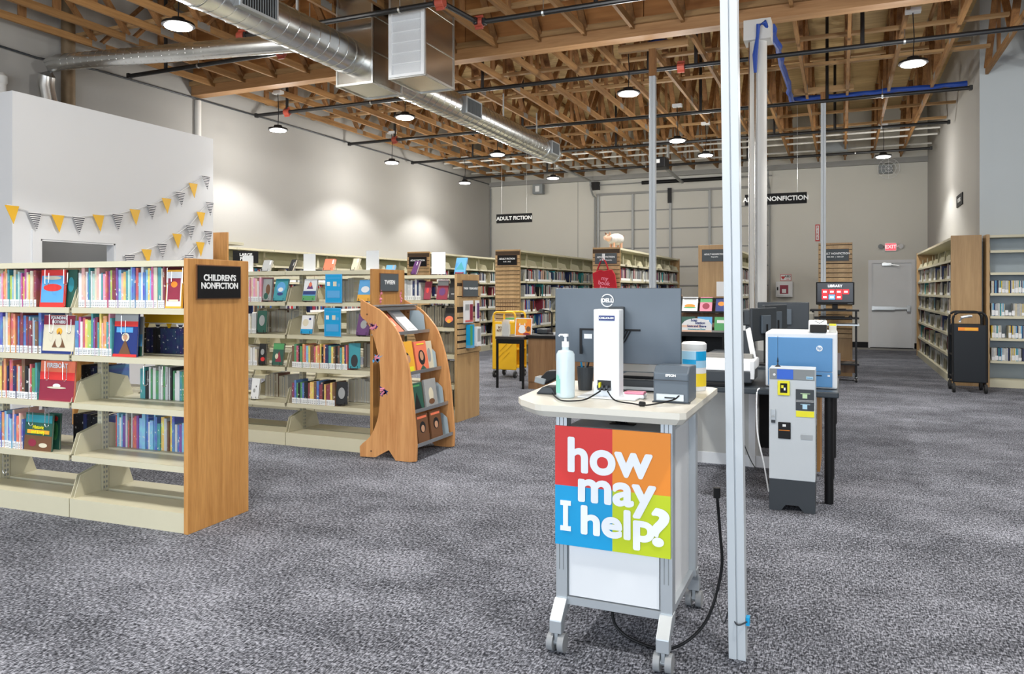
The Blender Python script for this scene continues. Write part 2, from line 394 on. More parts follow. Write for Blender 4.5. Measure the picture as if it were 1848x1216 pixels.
# ------------------------------------------------------------------ roof: trusses, beam, braces
def make_truss(name, label, group, length):
    r = thing(name, label, 'roof truss', (0, 0, ZT), group=group)
    MB().box(-.02, 0, 0, .02, length, .09).build('bottom_chord', LUMB, r)
    MB().box(-.02, 0, ZD-ZT-.09, .02, length, ZD-ZT).build('top_chord', LUMB, r)
    n = max(2, round(length/1.85)); st = length/n; top = ZD-ZT-.09
    vme = MB().box(-.018, -.045, .09, .018, .045, top).mesh('web', LUMBZ)
    dme = MB().beam((0, .05, .09), (0, st/2-.04, top), .034, .085, up=(1, 0, 0)).mesh('web', LUMBZ)
    dme2 = MB().beam((0, st/2+.04, top), (0, st-.05, .09), .034, .085, up=(1, 0, 0)).mesh('web', LUMBZ)
    for i in range(n):
        link('web', dme, r, (0, i*st, 0)); link('web', dme2, r, (0, i*st, 0))
        link('web', vme, r, (0, i*st+st/2, 0))
    g = MB()
    for i in range(n): g.bx(0, i*st, .05, .046, .20, .085); g.bx(0, i*st+st/2, top+.04, .046, .20, .085)
    gp = g.build('gusset_plates', mat('gusset_steel', (.30, .29, .27), .5, metal=.5), r); gp['kind'] = 'stuff'
    return r
xs = [1.32 - .61*i for i in range(18)]
place = ordinal
tb = make_truss('roof_truss', '', 'trusses behind the plywood beam', YB-.12-9.47)
for i, x in enumerate(xs):
    o = tb if i == 0 else copy_tree(tb)
    o.location = (x, 9.47, ZT); o['label'] = f'open-web timber roof truss behind the plywood beam, {ordinal(i+1)} from the right wall'
ta = make_truss('roof_truss', '', 'trusses in front of the plywood beam', 8.2)
for i, x in enumerate([1.93, 2.54, 3.15] + xs):
    o = ta if i == 0 else copy_tree(ta)
    o.location = (x, 1.0, ZT); o['label'] = f'open-web timber roof truss in front of the plywood beam, {ordinal(i+1)} counting leftwards'
tr = make_truss('roof_truss', '', 'short trusses bearing on the pale right wall', YF-9.47-.01)
for i in range(6):
    o = tr if i == 0 else copy_tree(tr)
    o.location = (1.99+.61*i, 9.47, ZT); o['label'] = f'short timber truss bearing on the pale right front wall, {ordinal(i+1)} from its corner'
bm = thing('plywood_beam', 'deep orange plywood-faced roof beam crossing the room over the round column', 'beam', (0, 9.3, ZT))
for i in range(7):
    x0 = XL + i*2.44; x1 = min(x0+2.43, XE)
    MB().box(x0, -.06, .05, x1, .06, ZD-ZT).build('plywood_panel', PLY, bm)
MB().box(XL, -.1, -.09, XE, .1, .05).build('bottom_plate', wood('beam_plate', (.40, .20, .08), (.58, .33, .15), 'x'), bm)
MB().box(XL, -.15, .05, XE, -.06, .12).build('ledger', LUMBX, bm)
for i, (y, z, x0) in enumerate([(10.9, 4.75, -9.5), (12.2, 4.75, -9.5), (15.59, 4.75, -9.5), (16.9, 4.75, -9.5), (8.4, 4.8, -9.5), (7.1, 4.8, -9.5), (13.9, 5.3, -9.5), (14.54, 4.75, -9.5)]):
    x1 = XR-.02 if y > 9.3 else 3.4
    tag(MB().beam((x0, y, z), (x1, y, z), .04, .085, up=(0, 1, 0)).build('lateral_brace', LUMBX),
        ['pale timber brace across the trusses just past the plywood beam', 'pale timber brace across the trusses above the second sprinkler pipe', 'pale timber brace across the trusses in the middle of the back bay', 'pale timber brace across the trusses near the overhead door opener', 'timber brace just in front of the plywood beam', 'timber brace above the spiral duct near the return boxes', 'high timber brace under the roof deck in the back bay', 'pale timber brace from which the nonfiction sign hangs'][i], 'timber brace')
for i, (y, z) in enumerate([(14.4, 4.72), (17.6, 4.7), (18.1, 4.66), (19.2, 4.66)]):
    tag(MB().cyl((XL+.05, y, z), (XR-.05, y, z), .022, 8).build('white_conduit', PIPEW), f'white conduit crossing under the back trusses, {ordinal(i+1)} nearest the plywood beam', 'conduit')

# sprinkler pipes
ZP = 4.45
def sprinkler(label, paths, rods, coup=(), r=.03):
    t = thing('sprinkler_pipe', label, 'sprinkler pipe', (0, paths[0][0][1], ZP))
    y0 = paths[0][0][1]
    for p in paths:
        MB().tube([(a, b-y0, 0) for a, b in p], r, 10).build('pipe', PIPEM, t)
        for e in (p[0], p[-1]): MB().bx(e[0], e[1]-y0, 0, .05, .075, .075).build('end_coupling', PIPEM, t, bevel=.01)
    for x, y, kind in rods:
        if kind: MB().cyl((x, y-y0, .02), (x, y-y0, ZD-ZP), .025, 8).build('riser', PIPEM, t)
        else:
            MB().cyl((x, y-y0, 0), (x, y-y0, ZT-ZP+.1), .006, 6).build('hanger_rod', STEEL, t)
            MB().cyl((x-.012, y-y0, 0), (x+.012, y-y0, 0), r+.008, 10).build('hanger_ring', STEEL, t)
    for x, y in coup:
        MB().cyl((x-.05, y-y0, 0), (x+.05, y-y0, 0), .058, 12).bx(x, y-y0, .055, .10, .03, .05).bx(x, y-y0, -.055, .10, .03, .05).build('coupling', REDC, t, bevel=.008)
sprinkler('black sprinkler pipe with red couplings jogging around the metal return boxes',
          [[(-9.3, 7.85), (-6.62, 7.85)], [(-6.57, 7.8), (-6.62, 7.2)], [(-6.55, 7.15), (-3.95, 7.15)], [(-3.88, 7.2), (-3.80, 7.8)], [(-3.72, 7.85), (3.5, 7.85)]],
          [(-8.6, 7.85, 1), (-8.0, 7.85, 0), (-6.9, 7.55, 1), (-5.6, 7.15, 0), (-4.4, 7.15, 0), (-3.0, 7.85, 0), (-2.4, 7.85, 1)],
          [(-6.6, 7.85), (-6.6, 7.15), (-3.9, 7.15), (-3.78, 7.85)])
sprinkler('long black sprinkler pipe just behind the plywood beam', [[(-9.36, 10.5), (1.99, 10.5)], [(1.99, 10.5), (5, 10.5)]],
          [(-8.7, 10.5, 1), (-7.0, 10.5, 0), (-5.0, 10.5, 1), (-2.45, 10.5, 1), (-1.8, 10.5, 1), (.25, 10.5, 1), (.72, 10.5, 0)], [(-8.7, 10.5), (-2.0, 10.5)])
sprinkler('black sprinkler pipe passing above the end of the spiral duct', [[(-9.4, 13.3), (1.8, 13.3)]], [(-8.3, 13.3, 1), (-5.5, 13.3, 1), (-2.2, 13.3, 1), (-.2, 13.3, 1), (.6, 13.3, 0)], [(-8.3, 13.3)])
sprinkler('black sprinkler pipe over the middle of the adult bookcases', [[(-9.4, 15.85), (1.8, 15.85)]], [(-7.8, 15.85, 1), (-4.4, 15.85, 1), (-1.2, 15.85, 1), (-.1, 15.85, 1), (.7, 15.85, 0)])
sprinkler('black sprinkler pipe nearest the back wall', [[(-9.4, 18.6), (1.78, 18.6)]], [(-7.0, 18.6, 1), (-4.4, 18.6, 0), (-2.0, 18.6, 1), (.3, 18.6, 0)])

# ------------------------------------------------------------------ pendant lamps
def make_lamp():
    t = thing('pendant_lamp', '', 'ceiling lamp', group='round high-bay pendant lamps')
    MB().lathe([(.02, .075), (.06, .07), (.075, .035), (.15, .02), (.155, -.005), (.135, -.012)], n=28).build('housing', BLACKM, t, smooth=True)
    MB().lathe([(.13, -.012), (.125, -.022), (.01, -.026)], n=28).build('lens', LENS, t)
    MB().tube([(0, 0, .07), (.01, 0, .3), (-.005, 0, .62)], .006, 6).build('cord', BLACKM, t)
    MB().bx(0, 0, .60, .16, .1, .05).build('junction_box', PAPER, t)
    ld = bpy.data.lights.new('lamp', 'SPOT'); ld.energy = 230; ld.spot_size = R(128); ld.spot_blend = .35; ld.shadow_soft_size = .12; ld.color = (1, .985, .95)
    lo = bpy.data.objects.new('lamp_light', ld); COL.objects.link(lo); lo.parent = t; lo.location = (0, 0, -.04)
    gd_ = bpy.data.lights.new('lamp_fill', 'POINT'); gd_.energy = 42; gd_.shadow_soft_size = .13; gd_.color = (1, .975, .93)  # added fill light brightening trusses and roof deck, beyond the fixture's own beam
    go = bpy.data.objects.new('lamp_fill', gd_); COL.objects.link(go); go.parent = t; go.location = (0, 0, -.17)
    return t
lp = make_lamp()
lamps = [(-5.97, 5.6, 'beside the branch duct, above the tween shelves'), (-8.36, 9.87, 'nearest the partition room, close to the left wall'), (-6.0, 9.9, 'behind the two metal return boxes'),
         (-8.37, 13.3, 'second along the left wall'), (-6.02, 13.3, 'left of the far end of the spiral duct'), (-8.33, 16.5, 'farthest along the left wall'), (-6.1, 16.6, 'in front of the adult fiction sign'),
         (-2.57, 9.87, 'just behind the plywood beam, left of the columns'), (-2.6, 13.3, 'above the middle adult fiction bookcases'), (-2.38, 14.95, 'half hidden behind the near white pole'),
         (.763, 9.85, 'just behind the beam at the right side'), (.76, 16.46, 'in front of the exit sign'),
         (-2.6, 5.6, 'in front of the beam above the service desk'), (.76, 5.6, 'in front of the beam at the right side'), (-5.97, 2.2, 'above the children shelves'), (-2.6, 2.0, 'above the rolling kiosk'), (.76, 2.0, 'at the right of the camera aisle'), (-8.3, 2.0, 'over the near left corner'), (4.5, 9.8, 'over the far right recess'), (4.5, 5.6, 'over the right recess')]
for i, (x, y, s) in enumerate(lamps):
    o = lp if i == 0 else copy_tree(lp)
    o.location = (x, y, 4.0); o['label'] = 'lit round black pendant lamp ' + s

# ------------------------------------------------------------------ ducts
dt = thing('spiral_duct', 'large round galvanised spiral duct running down the room under the trusses', 'air duct', (-5.1, 0, 4.04))
MB().cyl((0, 1.0, 0), (0, 7.3, 0), .195, 40).cyl((0, 7.9, 0), (0, 13.75, 0), .195, 40).build('duct_tube', DUCT, dt, smooth=True)
sp = MB()
for i in range(int((13.6-1.0)/.16)):
    y = 1.0 + i*.16
    if 7.15 < y < 7.9: continue
    sp.tube([(.197*math.cos(k*PI/12), y+.16*k/24, .197*math.sin(k*PI/12)) for k in range(25)], .0035, 4, caps=False)
o = sp.build('seam_ridges', DUCT, dt); o['kind'] = 'stuff'
for y in (5.0, 7.1, 8.5, 10.1, 13.2): MB().cyl((0, y-.02, 0), (0, y+.02, 0), .203, 40).build('band', DUCT, dt, smooth=True)
MB().cyl((0, 13.74, 0), (0, 13.80, 0), .205, 40).build('end_cap', DUCT, dt, smooth=True)
for y0, y1 in ((5.25, 5.75), (9.7, 10.2), (13.2, 13.6)):
    g = thing('duct_grille', '', None); COL.objects.unlink(g)
    body = MB().box(.10, y0, -.12, .22, y1, .12).build('grille_box', GAL, dt)
    MB().box(.221, y0+.02, -.10, .224, y1-.02, .10).build('grille_core', BLACK, body)
    sl = MB()
    for k in range(14): yy = y0+.035+k*(y1-y0-.07)/13; sl.box(.222, yy-.003, -.10, .232, yy+.003, .10)
    s_ = sl.build('grille_blades', GREY, body); s_['kind'] = 'stuff'
    MB().box(.22, y0, -.12, .236, y1, -.10).box(.22, y0, .10, .236, y1, .12).box(.22, y0, -.10, .236, y0+.02, .10).box(.22, y1-.02, -.10, .236, y1, .10).build('grille_frame', ALU, body)
for y in (3.0, 6.3, 11.5, 13.0): MB().box(-.01, y, .19, .01, y+.02, ZT-4.0).build('hanger_strap', GAL, dt)
bd = thing('branch_duct', 'slim round galvanised branch duct turning down behind the partition room', 'air duct', (-5.2, 6.6, 4.04))
path = [(0, 0, 0), (-3.8, -.03, .22), (-3.95, -.03, .20), (-4.03, -.03, .08), (-4.05, -.03, -.06), (-4.0, 0, PZ-4.04)]
MB().tube(path, .1, 24).build('duct_tube', DUCT, bd, smooth=True)
sp = MB()
for i in range(30):
    x = -.15-i*.12
    sp.tube([(x-.06*k/12, .101*math.cos(k*PI/6)-.03*i/30, -.058*x+.003+.101*math.sin(k*PI/6)) for k in range(13)], .0025, 4, caps=False)
o = sp.build('seam_ridges', DUCT, bd); o['kind'] = 'stuff'
SHEET = mat('sheet_metal', (.60, .58, .54), .22, metal=1, var=.12, scale=2.5)
def plenum(label, x0, x1, y0, y1, z0, grille):
    t = thing('return_box', label, 'ventilation box', (x0, y0, z0))
    W, D, H = x1-x0, y1-y0, ZD-z0
    MB().box(0, 0, 0, W, D, H).build('sheet_box', SHEET, t)
    MB().box(-.012, -.012, -.012, W+.012, .012, .012).box(-.012, D-.012, -.012, W+.012, D+.012, .012).box(-.012, 0, -.012, .012, D, .012).box(W-.012, 0, -.012, W+.012, D, .012).build('bottom_flange', STEEL, t)
    MB().box(-.01, -.01, 0, .01, .01, H).box(W-.01, -.01, 0, W+.01, .01, H).box(W-.01, D-.01, 0, W+.01, D+.01, H).build('corner_seam', STEEL, t)
    MB().box(W, 0, .35, W+.006, D, .362).box(W, 0, .75, W+.006, D, .762).build('joint_seam', STEEL, t)
    if grille:
        MB().box(0, -.03, 0, W, -.002, .03).box(0, -.03, .73, W, -.002, .76).box(0, -.03, .03, .04, -.002, .73).box(W-.04, -.03, .03, W, -.002, .73).build('grille_frame', WHITE, t)
        MB().box(.04, -.012, .03, W-.04, -.003, .73).build('grille_mesh', mat('grille_mesh', (.62, .64, .66), .6, var=.15, scale=300), t)
        for k in range(1, 6): MB().box(.04, -.02, .03+k*.117-.006, W-.04, -.01, .03+k*.117+.006).build('grille_bar', WHITE, t)
    return t
plenum('tall sheet metal duct box that the spiral duct runs into', -5.33, -4.85, 7.3, 7.92, 3.75, False)
plenum('tall sheet metal return box with white louvred front grille', -4.62, -4.17, 7.3, 7.97, 3.76, True)

# left wall pipes
tag(MB().cyl((-9.46, 6.15, PZ), (-9.46, 6.15, 3.95), .05, 14).lathe([(.05, 0), (.065, .02), (.065, .1), (.03, .14)], (-9.46, 6.15, 3.93), 14).build('wall_pipe', PIPEW, smooth=True), 'white vertical pipe on the left wall beside the branch duct elbow', 'pipe')
tag(MB().cyl((-9.42, 7.0, PZ), (-9.42, 7.0, ZD), .085, 18).build('downpipe', COPPER, smooth=True), 'thick brown vertical pipe on the left wall behind the branch duct', 'pipe')
tag(MB().cyl((-9.49, 9.3, 0), (-9.49, 9.3, 4.45), .05, 14).build('wall_pipe', PIPEW, smooth=True), 'white vertical pipe on the left wall under the plywood beam end', 'pipe')
tag(MB().tube([(-9.49, 5.0, 4.55), (-9.48, 6.1, 4.40), (-9.46, 6.6, 4.38), (-9.49, 7.5, 4.46), (-9.5, 12, 4.5), (-9.5, 20.4, 4.52)], .014, 6).build('wall_cable', DGREY), 'thin dark cable run along the top of the left wall', 'cable')
tag(MB().cyl((-9.50, 20.52, 2.4), (-9.50, 20.52, 4.4), .015, 6).build('corner_conduit', GREY), 'thin grey conduit in the corner of left and back walls', 'conduit')

# columns and poles
cl = thing('round_column', 'round white column carrying the plywood beam', 'column', (-.88, 9.3, 0))
MB().cyl((0, 0, 0), (0, 0, 4.3), .097, 32).build('shaft', PIPEW, cl, smooth=True)
MB().box(-.15, -.14, 4.28, .15, .14, 4.51).build('saddle', PIPEW, cl)
MB().tube([(-.02, -.12, 0), (-.02, -.12, 4.2)], .013, 8).tube([(-.09, -.10, 0), (-.09, -.10, 4.4)], .009, 8).build('conduit', CHROME, cl, smooth=True)
cb = thing('cable_bundle', 'blue data cable bundle looping off the round column top along the trusses', 'cable')
rr = random.Random(3)
def wob(p, a=.02): return [(x+rr.uniform(-a, a), y+rr.uniform(-a, a), z+rr.uniform(-a, a)) for x, y, z in p]
MB().tube([(-.90, 9.17, 3.9), (-.90, 9.15, 4.1), (-.87, 9.12, 4.3), (-.86, 9.1, 4.42), (-.80, 9.15, 4.46), (-.75, 9.2, 4.36)], [.018, .03, .018, .025, .03, .02], 8).build('cable_drop', BLUEC, cb)
pth = [(-.75+.0*i, 9.45+.27*i, 4.57) for i in range(17)]
MB().tube(wob(pth), [.03+.015*abs(math.sin(i*1.3)) for i in range(17)], 8).build('cable_run', BLUEC, cb)
pth = [(-.75+.16*i, 13.75, 4.62) for i in range(17)]
MB().tube(wob(pth, .012), [.032+.018*abs(math.sin(i*.9)) for i in range(17)], 8).build('cable_run', BLUEC, cb)
MB().tube([(-2.35, 9.9, 4.62), (-2.2, 9.9, 4.66), (-2.05, 9.9, 4.62)], .03, 8).build('cable_loop', BLUEC, cb)
def power_pole(label, x, y, wid, ztop, rot=(0, 0, 0), timber=0):
    t = thing('power_pole', label, 'pole', (x, y, 0), rot=rot)
    h = wid/2
    MB().box(-h, -h, 0, -.002*wid/.06, h, ztop).box(.002*wid/.06, -h, 0, h, h, ztop).box(-.002, -h+.004, 0, .002, h-.004, ztop).build('channel', mat('pole_enamel', (.52, .56, .59), .35, var=.02), t, bevel=.003)
    if timber:
        MB().box(-h*1.1, -h, ztop, h*1.1, h, ztop+timber).build('timber_post', LUMBZ, t)
        MB().box(-.45, -.03, ztop+timber, .45, .05, ztop+timber+.09).build('timber_cross_piece', LUMBX, t)
    return t
p1 = power_pole('nearest white square power pole standing beside the rolling kiosk', -.36, 3.03, .063, 4.6, rot=(0, R(-.75), 0))
MB().box(.032, -.02, .13, .045, .01, .16).build('cable_clip', C_BLU, p1)
power_pole('slim white power pole behind the dark monitor, held by timber', -2.22, 9.75, .078, 4.15, timber=.35)
power_pole('slim white power pole near the slatted end panel and television', -.255, 13.34, .077, 4.42, timber=.18)

# ------------------------------------------------------------------ signs
def sign(name, label, x, y, z, wd, h, txt, size, m=SIGNB, rz=0, bold=.002, strings=0, sub=None, th=.012, parent=None, line=1.0, frame=False):
    if parent: t = link(name, MB().box(-wd/2, -th, 0, wd/2, 0, h).mesh(name, m), parent, (x, y, z), (0, 0, rz))
    else:
        t = thing(name, label, 'sign', (x, y, z), rz)
        MB().box(-wd/2, -th, 0, wd/2, 0, h).build('board', m, t, bevel=.002)
    text(txt, size, t, (0, -th-.001, h*.5 + (size*.35 if sub else 0)), FRONT, LETTER, bold, line=line)
    if sub: text(sub, size*.6, t, (0, -th-.001, h*.28), FRONT, LETTER, bold*.5)
    if strings:
        for sx in (-.35, .35): MB().cyl((sx*wd, -th/2, h), (sx*wd, -th/2, strings), .003, 5).build('hanging_wire', STEEL, t)
    return t
sign('hanging_sign', 'black hanging sign reading adult fiction in white letters', -6.65, 15.6, 2.90, .86, .20, 'ADULT FICTION', .115, strings=1.82, bold=.003)
sign('hanging_sign', 'black hanging sign reading adult nonfiction, half hidden by the round column', -1.08, 14.55, 2.95, 1.06, .20, 'ADULT NONFICTION', .115, strings=1.77, bold=.003, rz=0)
MB
sg = thing('wall_sign', 'small black sign reading movies high on the right wall', 'sign', (XR-.002, 15.2, 2.86), R(-90))
MB().box(-.35, -.015, 0, .35, 0, .2).build('board', SIGNB, sg)
text('MOVIES', .1, sg, (0, -.017, .1), FRONT, LETTER, .002)
ex = thing('exit_sign', 'lit red exit sign above the back door', 'exit sign', (1.11, YB-.06, 2.35))
MB().box(-.13, 0, 0, .13, .05, .20).build('housing', PAPER, ex)
MB().box(-.11, -.004, .02, .11, 0, .18).build('sign_face', mat('exit_glow', (1, .05, .07), .5, emit=1.6, var=0), ex)
text('EXIT', .12, ex, (0, -.006, .10), FRONT, mat('exit_letter', (1, .45, .45), .5, emit=1, var=0), .003)
for s in (-1, 1): MB().tube([(s*.13, .02, .1), (s*.19, .02, .12)], .02, 8).tube([(s*.19, .03, .12), (s*.22, -.04, .11)], [.04, .06], 12).build('emergency_lamp', PAPER if s > 0 else GREY, ex)
ae = thing('defibrillator_cabinet', 'white wall cabinet with red defibrillator behind its window', 'cabinet', (-1.31, YB-.16, 1.235))
MB().box(-.2, 0, 0, .2, .16, .39).build('case', WHITE, ae, bevel=.008)
MB().box(-.17, -.012, .03, .17, 0, .36).build('door', WHITE, ae, bevel=.004)
MB().box(-.1, -.014, .08, .1, -.011, .30).build('window_opening', C_MAR, ae)
MB().box(-.05, -.02, .1, .05, -.014, .2).build('pack', PAPER, ae); MB().box(-.17, -.02, .17, -.14, -.012, .25).build('latch', BLACK, ae)
an = thing('defibrillator_sign', 'small white sign with red heart above the defibrillator cabinet', 'sign', (-1.28, YB-.01, 1.645))
MB().box(-.13, 0, 0, .13, .01, .165).build('board', RED, an); MB().box(-.12, -.003, .01, .12, 0, .155).build('face', PAPER, an)
MB().prism([(-.065, .03), (-.105, .08), (-.105, .11), (-.085, .12), (-.065, .105), (-.045, .12), (-.025, .11), (-.025, .08)], 'y', -.005, -.003).build('heart', RED, an)
text('AED', .075, an, (.045, -.005, .11), FRONT, C_BLK, .002); text('inside', .03, an, (.045, -.005, .045), FRONT, RED, .001)
fe = thing('extinguisher_sign', 'narrow red and white vertical sign high on the back wall', 'sign', (-.53, YB-.02, 2.63))
MB().box(-.05, 0, 0, .05, .02, .42).build('board', RED, fe); MB().box(-.032, -.003, .03, .032, 0, .39).build('face', PAPER, fe)
text('F\nI\nR\nE', .085, fe, (0, -.005, .21), FRONT, RED, .001)
for k, z in ((0, 1.34), (1, 1.22)):
    tag(MB().box(.08, YB-.012, z, .28, YB, z+.06 if k == 0 else z+.1).build('switch_plate', PAPER, bevel=.003), ['small white plate on the back wall beside the slatted panel', 'white double light switch plate beside the back door'][k], 'wall plate')
tag(MB().box(-2.42, 18.4, 1.37, -1.98, 18.42, 1.45).build('shelf_banner', mat('banner', (.75, .85, .45), .5, emit=0)), 'small pale green and white banner at the far end of adult fiction', 'sign')
sp_ = thing('wall_speaker', 'small grey box speaker under the trusses near the left of the back wall', 'speaker', (-7.9, 20.3, 4.28))
MB().box(-.15, -.1, -.14, .15, .1, .14).build('case', GREY, sp_, bevel=.01); MB().box(-.06, -.11, -.08, .06, -.1, .08).build('horn', PAPER, sp_)
tag(MB().box(-.4, 18.9, 4.55, .15, 19.3, 4.85).build('vent_unit', GREY, bevel=.01), 'grey ventilation unit tucked in the trusses above the back wall', 'ventilation unit')
fn = thing('guarded_fan', 'small grey fan in a wire guard by the last lamp on the back wall', 'fan', (1.05, 20.3, 4.3))
MB().box(-.2, .1, -.08, .1, .28, .12).build('bracket', GREY, fn)
g = MB()
for r_ in (.08, .16, .24): g.tube([(r_*math.cos(k*PI/12), -.05, r_*math.sin(k*PI/12)) for k in range(25)], .004, 4, caps=False)
for k in range(8): g.cyl((0, -.05, 0), (.24*math.cos(k*PI/4), -.05, .24*math.sin(k*PI/4)), .003, 4)
g.build('wire_guard', PAPER, fn)

# ------------------------------------------------------------------ bunting
def bunting(label, tops, kinds, hpx, ext0=None):
    X = PX+.03
    t = thing('bunting', label, 'bunting', (X, 7, 2))
    pts = [on(u, v, X=X) for u, v in tops]
    if ext0: pts = [on(*ext0, X=X)] + pts
    MB().tube([p-t.location for p in pts], .006, 6).build('cord', PAPER, t)
    for (u, v), k in zip(tops, kinds):
        p = on(u, v, X=X) - t.location; h = .21; wd = .082
        o = MB().prism([(-wd, 0), (wd, 0), (rr.uniform(-.01, .015), -h)], 'x', 0, .004)
        o.build('flag', {'y': YELLOW, 's': STRIPE}[k], t, loc=p+Vector((.004, 0, 0)), rot=(0, R(rr.uniform(-3, -8)), 0))
bunting('long bunting of yellow and striped flags hung across the partition wall', [(21, 371), (62, 383), (104, 388), (142, 391), (177, 388), (212, 386), (243, 378), (273, 369), (300, 358), (325, 346), (348, 331), (371, 317)], 'ysysysysysys', 30, (12, 369))
bunting('second lower bunting rising to the partition corner', [(234, 459), (264, 450), (292, 439), (319, 422), (343, 406), (362, 383), (378, 364)], 'syssysy'.replace('syssysy', 'sysysys'), 26, (222, 462))
bunting('short bunting just above the children shelf end at the partition corner', [(320, 471), (341, 459), (361, 437), (375, 416)], 'ysys', 26)

# ------------------------------------------------------------------ shelving
TIERS = [.381, .705, 1.0, 1.295]
def shelf_mesh(bw, dep, side, brk=False, lip=.035):
    m = MB(); a, b = (0.025, dep) if side > 0 else (-dep, -.025)
    m.box(-bw+.012, a, -.018, -.012, b, 0)
    yf = b if side > 0 else a
    m.box(-bw+.012, yf-.004, -lip, -.012, yf+.004, .0)
    if brk:
        for x in (-bw+.010, -.016): m.prism([(side*.025, -.02), (side*dep, -.02), (side*(dep-.05), .10), (side*.025, .15)], 'x', x, x+.005)
    return m.mesh('shelf', CREAM)
def brk_mesh(dep, side):
    pts = [(side*.03, -.02), (side*dep, -.03), (side*(dep-.055), .125), (side*.03, .165)]
    m = MB().prism(pts, 'x', -.002, .002)
    m.cyl((-.004, side*(dep-.085), .10), (.004, side*(dep-.085), .10), .012, 10)
    return m.mesh('bracket', CREAM)
def make_range(label, loc, rz, n, bw, H, tiers, dep, sides, detail, ends, back=False, group=None, endw=None, endx=.03, endmat=OAK, far_end=True, top_back=None):
    t = thing('bookcase', label, 'bookcase', loc, rz, group)
    L_ = n*bw
    um = MB().box(-.02, -.025, 0, .02, .025, H-.02)
    if detail:
        um.use(1)
        for k in range(int((H-.1)/.032)):
            z = .06+k*.032
            for sd in (-1, 1): um.box(-.009, sd*.0252, z, -.004, sd*.0258, z+.016).box(.004, sd*.0252, z, .009, sd*.0258, z+.016)
            um.box(.0202, -.014, z, .0206, -.006, z+.016).box(.0202, .006, z, .0206, .014, z+.016)
    ume = um.mesh('upright', [CREAM, GREY])
    for i in range(n+1): link('upright', ume, t, (-i*bw, 0, 0))
    for sd in sides:
        sm = shelf_mesh(bw, dep, sd, not detail); bm_ = brk_mesh(dep, sd)
        a, b = sorted((sd*.025, sd*(dep+.01)))
        base = MB().box(-bw+.004, a, .0, -.004, b, .115).mesh('base_shelf', CREAM)
        for i in range(n):
            link('base_shelf', base, t, (-i*bw, 0, 0))
            for z in tiers:
                s = link('shelf', sm, t, (-i*bw, 0, z))
                if detail:
                    link('bracket', bm_, s, (-.014, 0, 0)); link('bracket', bm_, s, (-bw+.014, 0, 0))
            if detail: 
                s = link('bracket', bm_, t, (-i*bw-.014, 0, .12)); s = link('bracket', bm_, t, (-(i+1)*bw+.014, 0, .12))
    y0 = -dep-.012 if -1 in sides else -.03; y1 = dep+.012 if 1 in sides else .03
    for i in range(n): MB().box(-(i+1)*bw+.003, y0, H-.035, -i*bw-.003, y1, H).build('canopy', CREAM, t)
    if back:
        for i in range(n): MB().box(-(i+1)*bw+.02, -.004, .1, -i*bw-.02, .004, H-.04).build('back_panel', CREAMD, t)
    if ends == 'plain':
        MB().box(0, y0-.01, 0, endx, y1+.01, H+.01).build('end_panel', endmat, t, bevel=.002)
    elif ends == 'slat':
        MB().box(0, y0-.01, 0, endx, y1+.01, H+.01).build('end_panel', endmat, t, bevel=.002)
    if far_end: MB().box(-L_-endx, y0-.01, 0, -L_-.001, y1+.01, H+.01).build('end_panel', endmat, t, bevel=.002)
    return t, (y0-.01, y1+.01)
def slats(t, x, y0, y1, z0, z1, pitch, m=SLATW):
    n = int((z1-z0)/pitch)
    me = MB().box(0, y0, 0, .014, y1, pitch-.012).mesh('slat', m)
    MB().box(x, y0, z0, x+.002, y1, z1).build('slat_backing', mat('slat_groove', (.05, .03, .015), .8), t)
    for k in range(n): link('slat', me, t, (x+.002, 0, z0+k*pitch+.006))
ENDF = (R(90), 0, R(90))   # text that faces local +x
def end_sign(t, x, y, z, wd, h, txt, size, m=SIGNB, sub=None, line=1.0, bold=.0015):
    o = link('sign_board', MB().box(0, -wd/2, -h/2, .012, wd/2, h/2).mesh('sign_board', m), t, (x, y, z))
    f = link('sign_frame', MB().box(-.001, -wd/2-.006, -h/2-.006, .008, wd/2+.006, h/2+.006).mesh('sign_frame', C_BRN), t, (x, y, z))
    text(txt, size, o, (.013, 0, size*.5 if sub else 0), ENDF, LETTER, bold, line=line)
    if sub: text(sub, size*.7, o, (.013, 0, -size*.7), ENDF, LETTER, bold*.6)

BW = .914
# the three low bookcases (end panels face +x, fronts face the camera)
S1R = R(2.5)
S1, e1 = make_range('low double-sided cream steel bookcase of children nonfiction with tall oak end panel', (-3.475, 3.545, 0), S1R, 3, BW, 1.575, TIERS, .235, (-1, 1), True, 'plain', far_end=False)
end_sign(S1, .03, -.01, 1.45, .36, .19, "CHILDREN'S\nNONFICTION", .050, line=.95, bold=.0016)
S2, e2 = make_range('low cream bookcase behind the beech tween display, with oak end panel', (-3.70, 5.79, 0), 0, 4, BW, 1.575, TIERS, .235, (-1, 1), True, 'plain')
S3, e3 = make_range('low cream bookcase with slatted end panel holding leaflets', (-3.76, 7.48, 0), 0, 4, BW, 1.565, TIERS, .25, (-1, 1), True, 'plain', endmat=OAK2)
slats(S3, .03, e3[0], e3[1], .86, 1.22, .062); slats(S3, .03, e3[0], e3[1], .72, .86, .062)
slats(S3, .03, e3[0], e3[1], 1.22, 1.48, .115)
end_sign(S3, .046, 0, 1.42, .36, .17, 'TWEEN   YOUNG ADULT', .03, SIGNG)
# tween header board on S2 end
end_sign(S2, .03, -.01, 1.47, .29, .15, 'TWEEN', .05, SIGNG)
for y_, c_ in ((-.14, C_PINK), (.19, C_PINK)):
    fl = MB()
    for k in range(5): fl.cyl((.0302, y_+rr.uniform(-.02, .02), 1.30+k*.025), (.0315, y_+rr.uniform(-.02, .02), 1.30+k*.025), .012, 7)
    fl.build('flower_sticker', c_, S2)

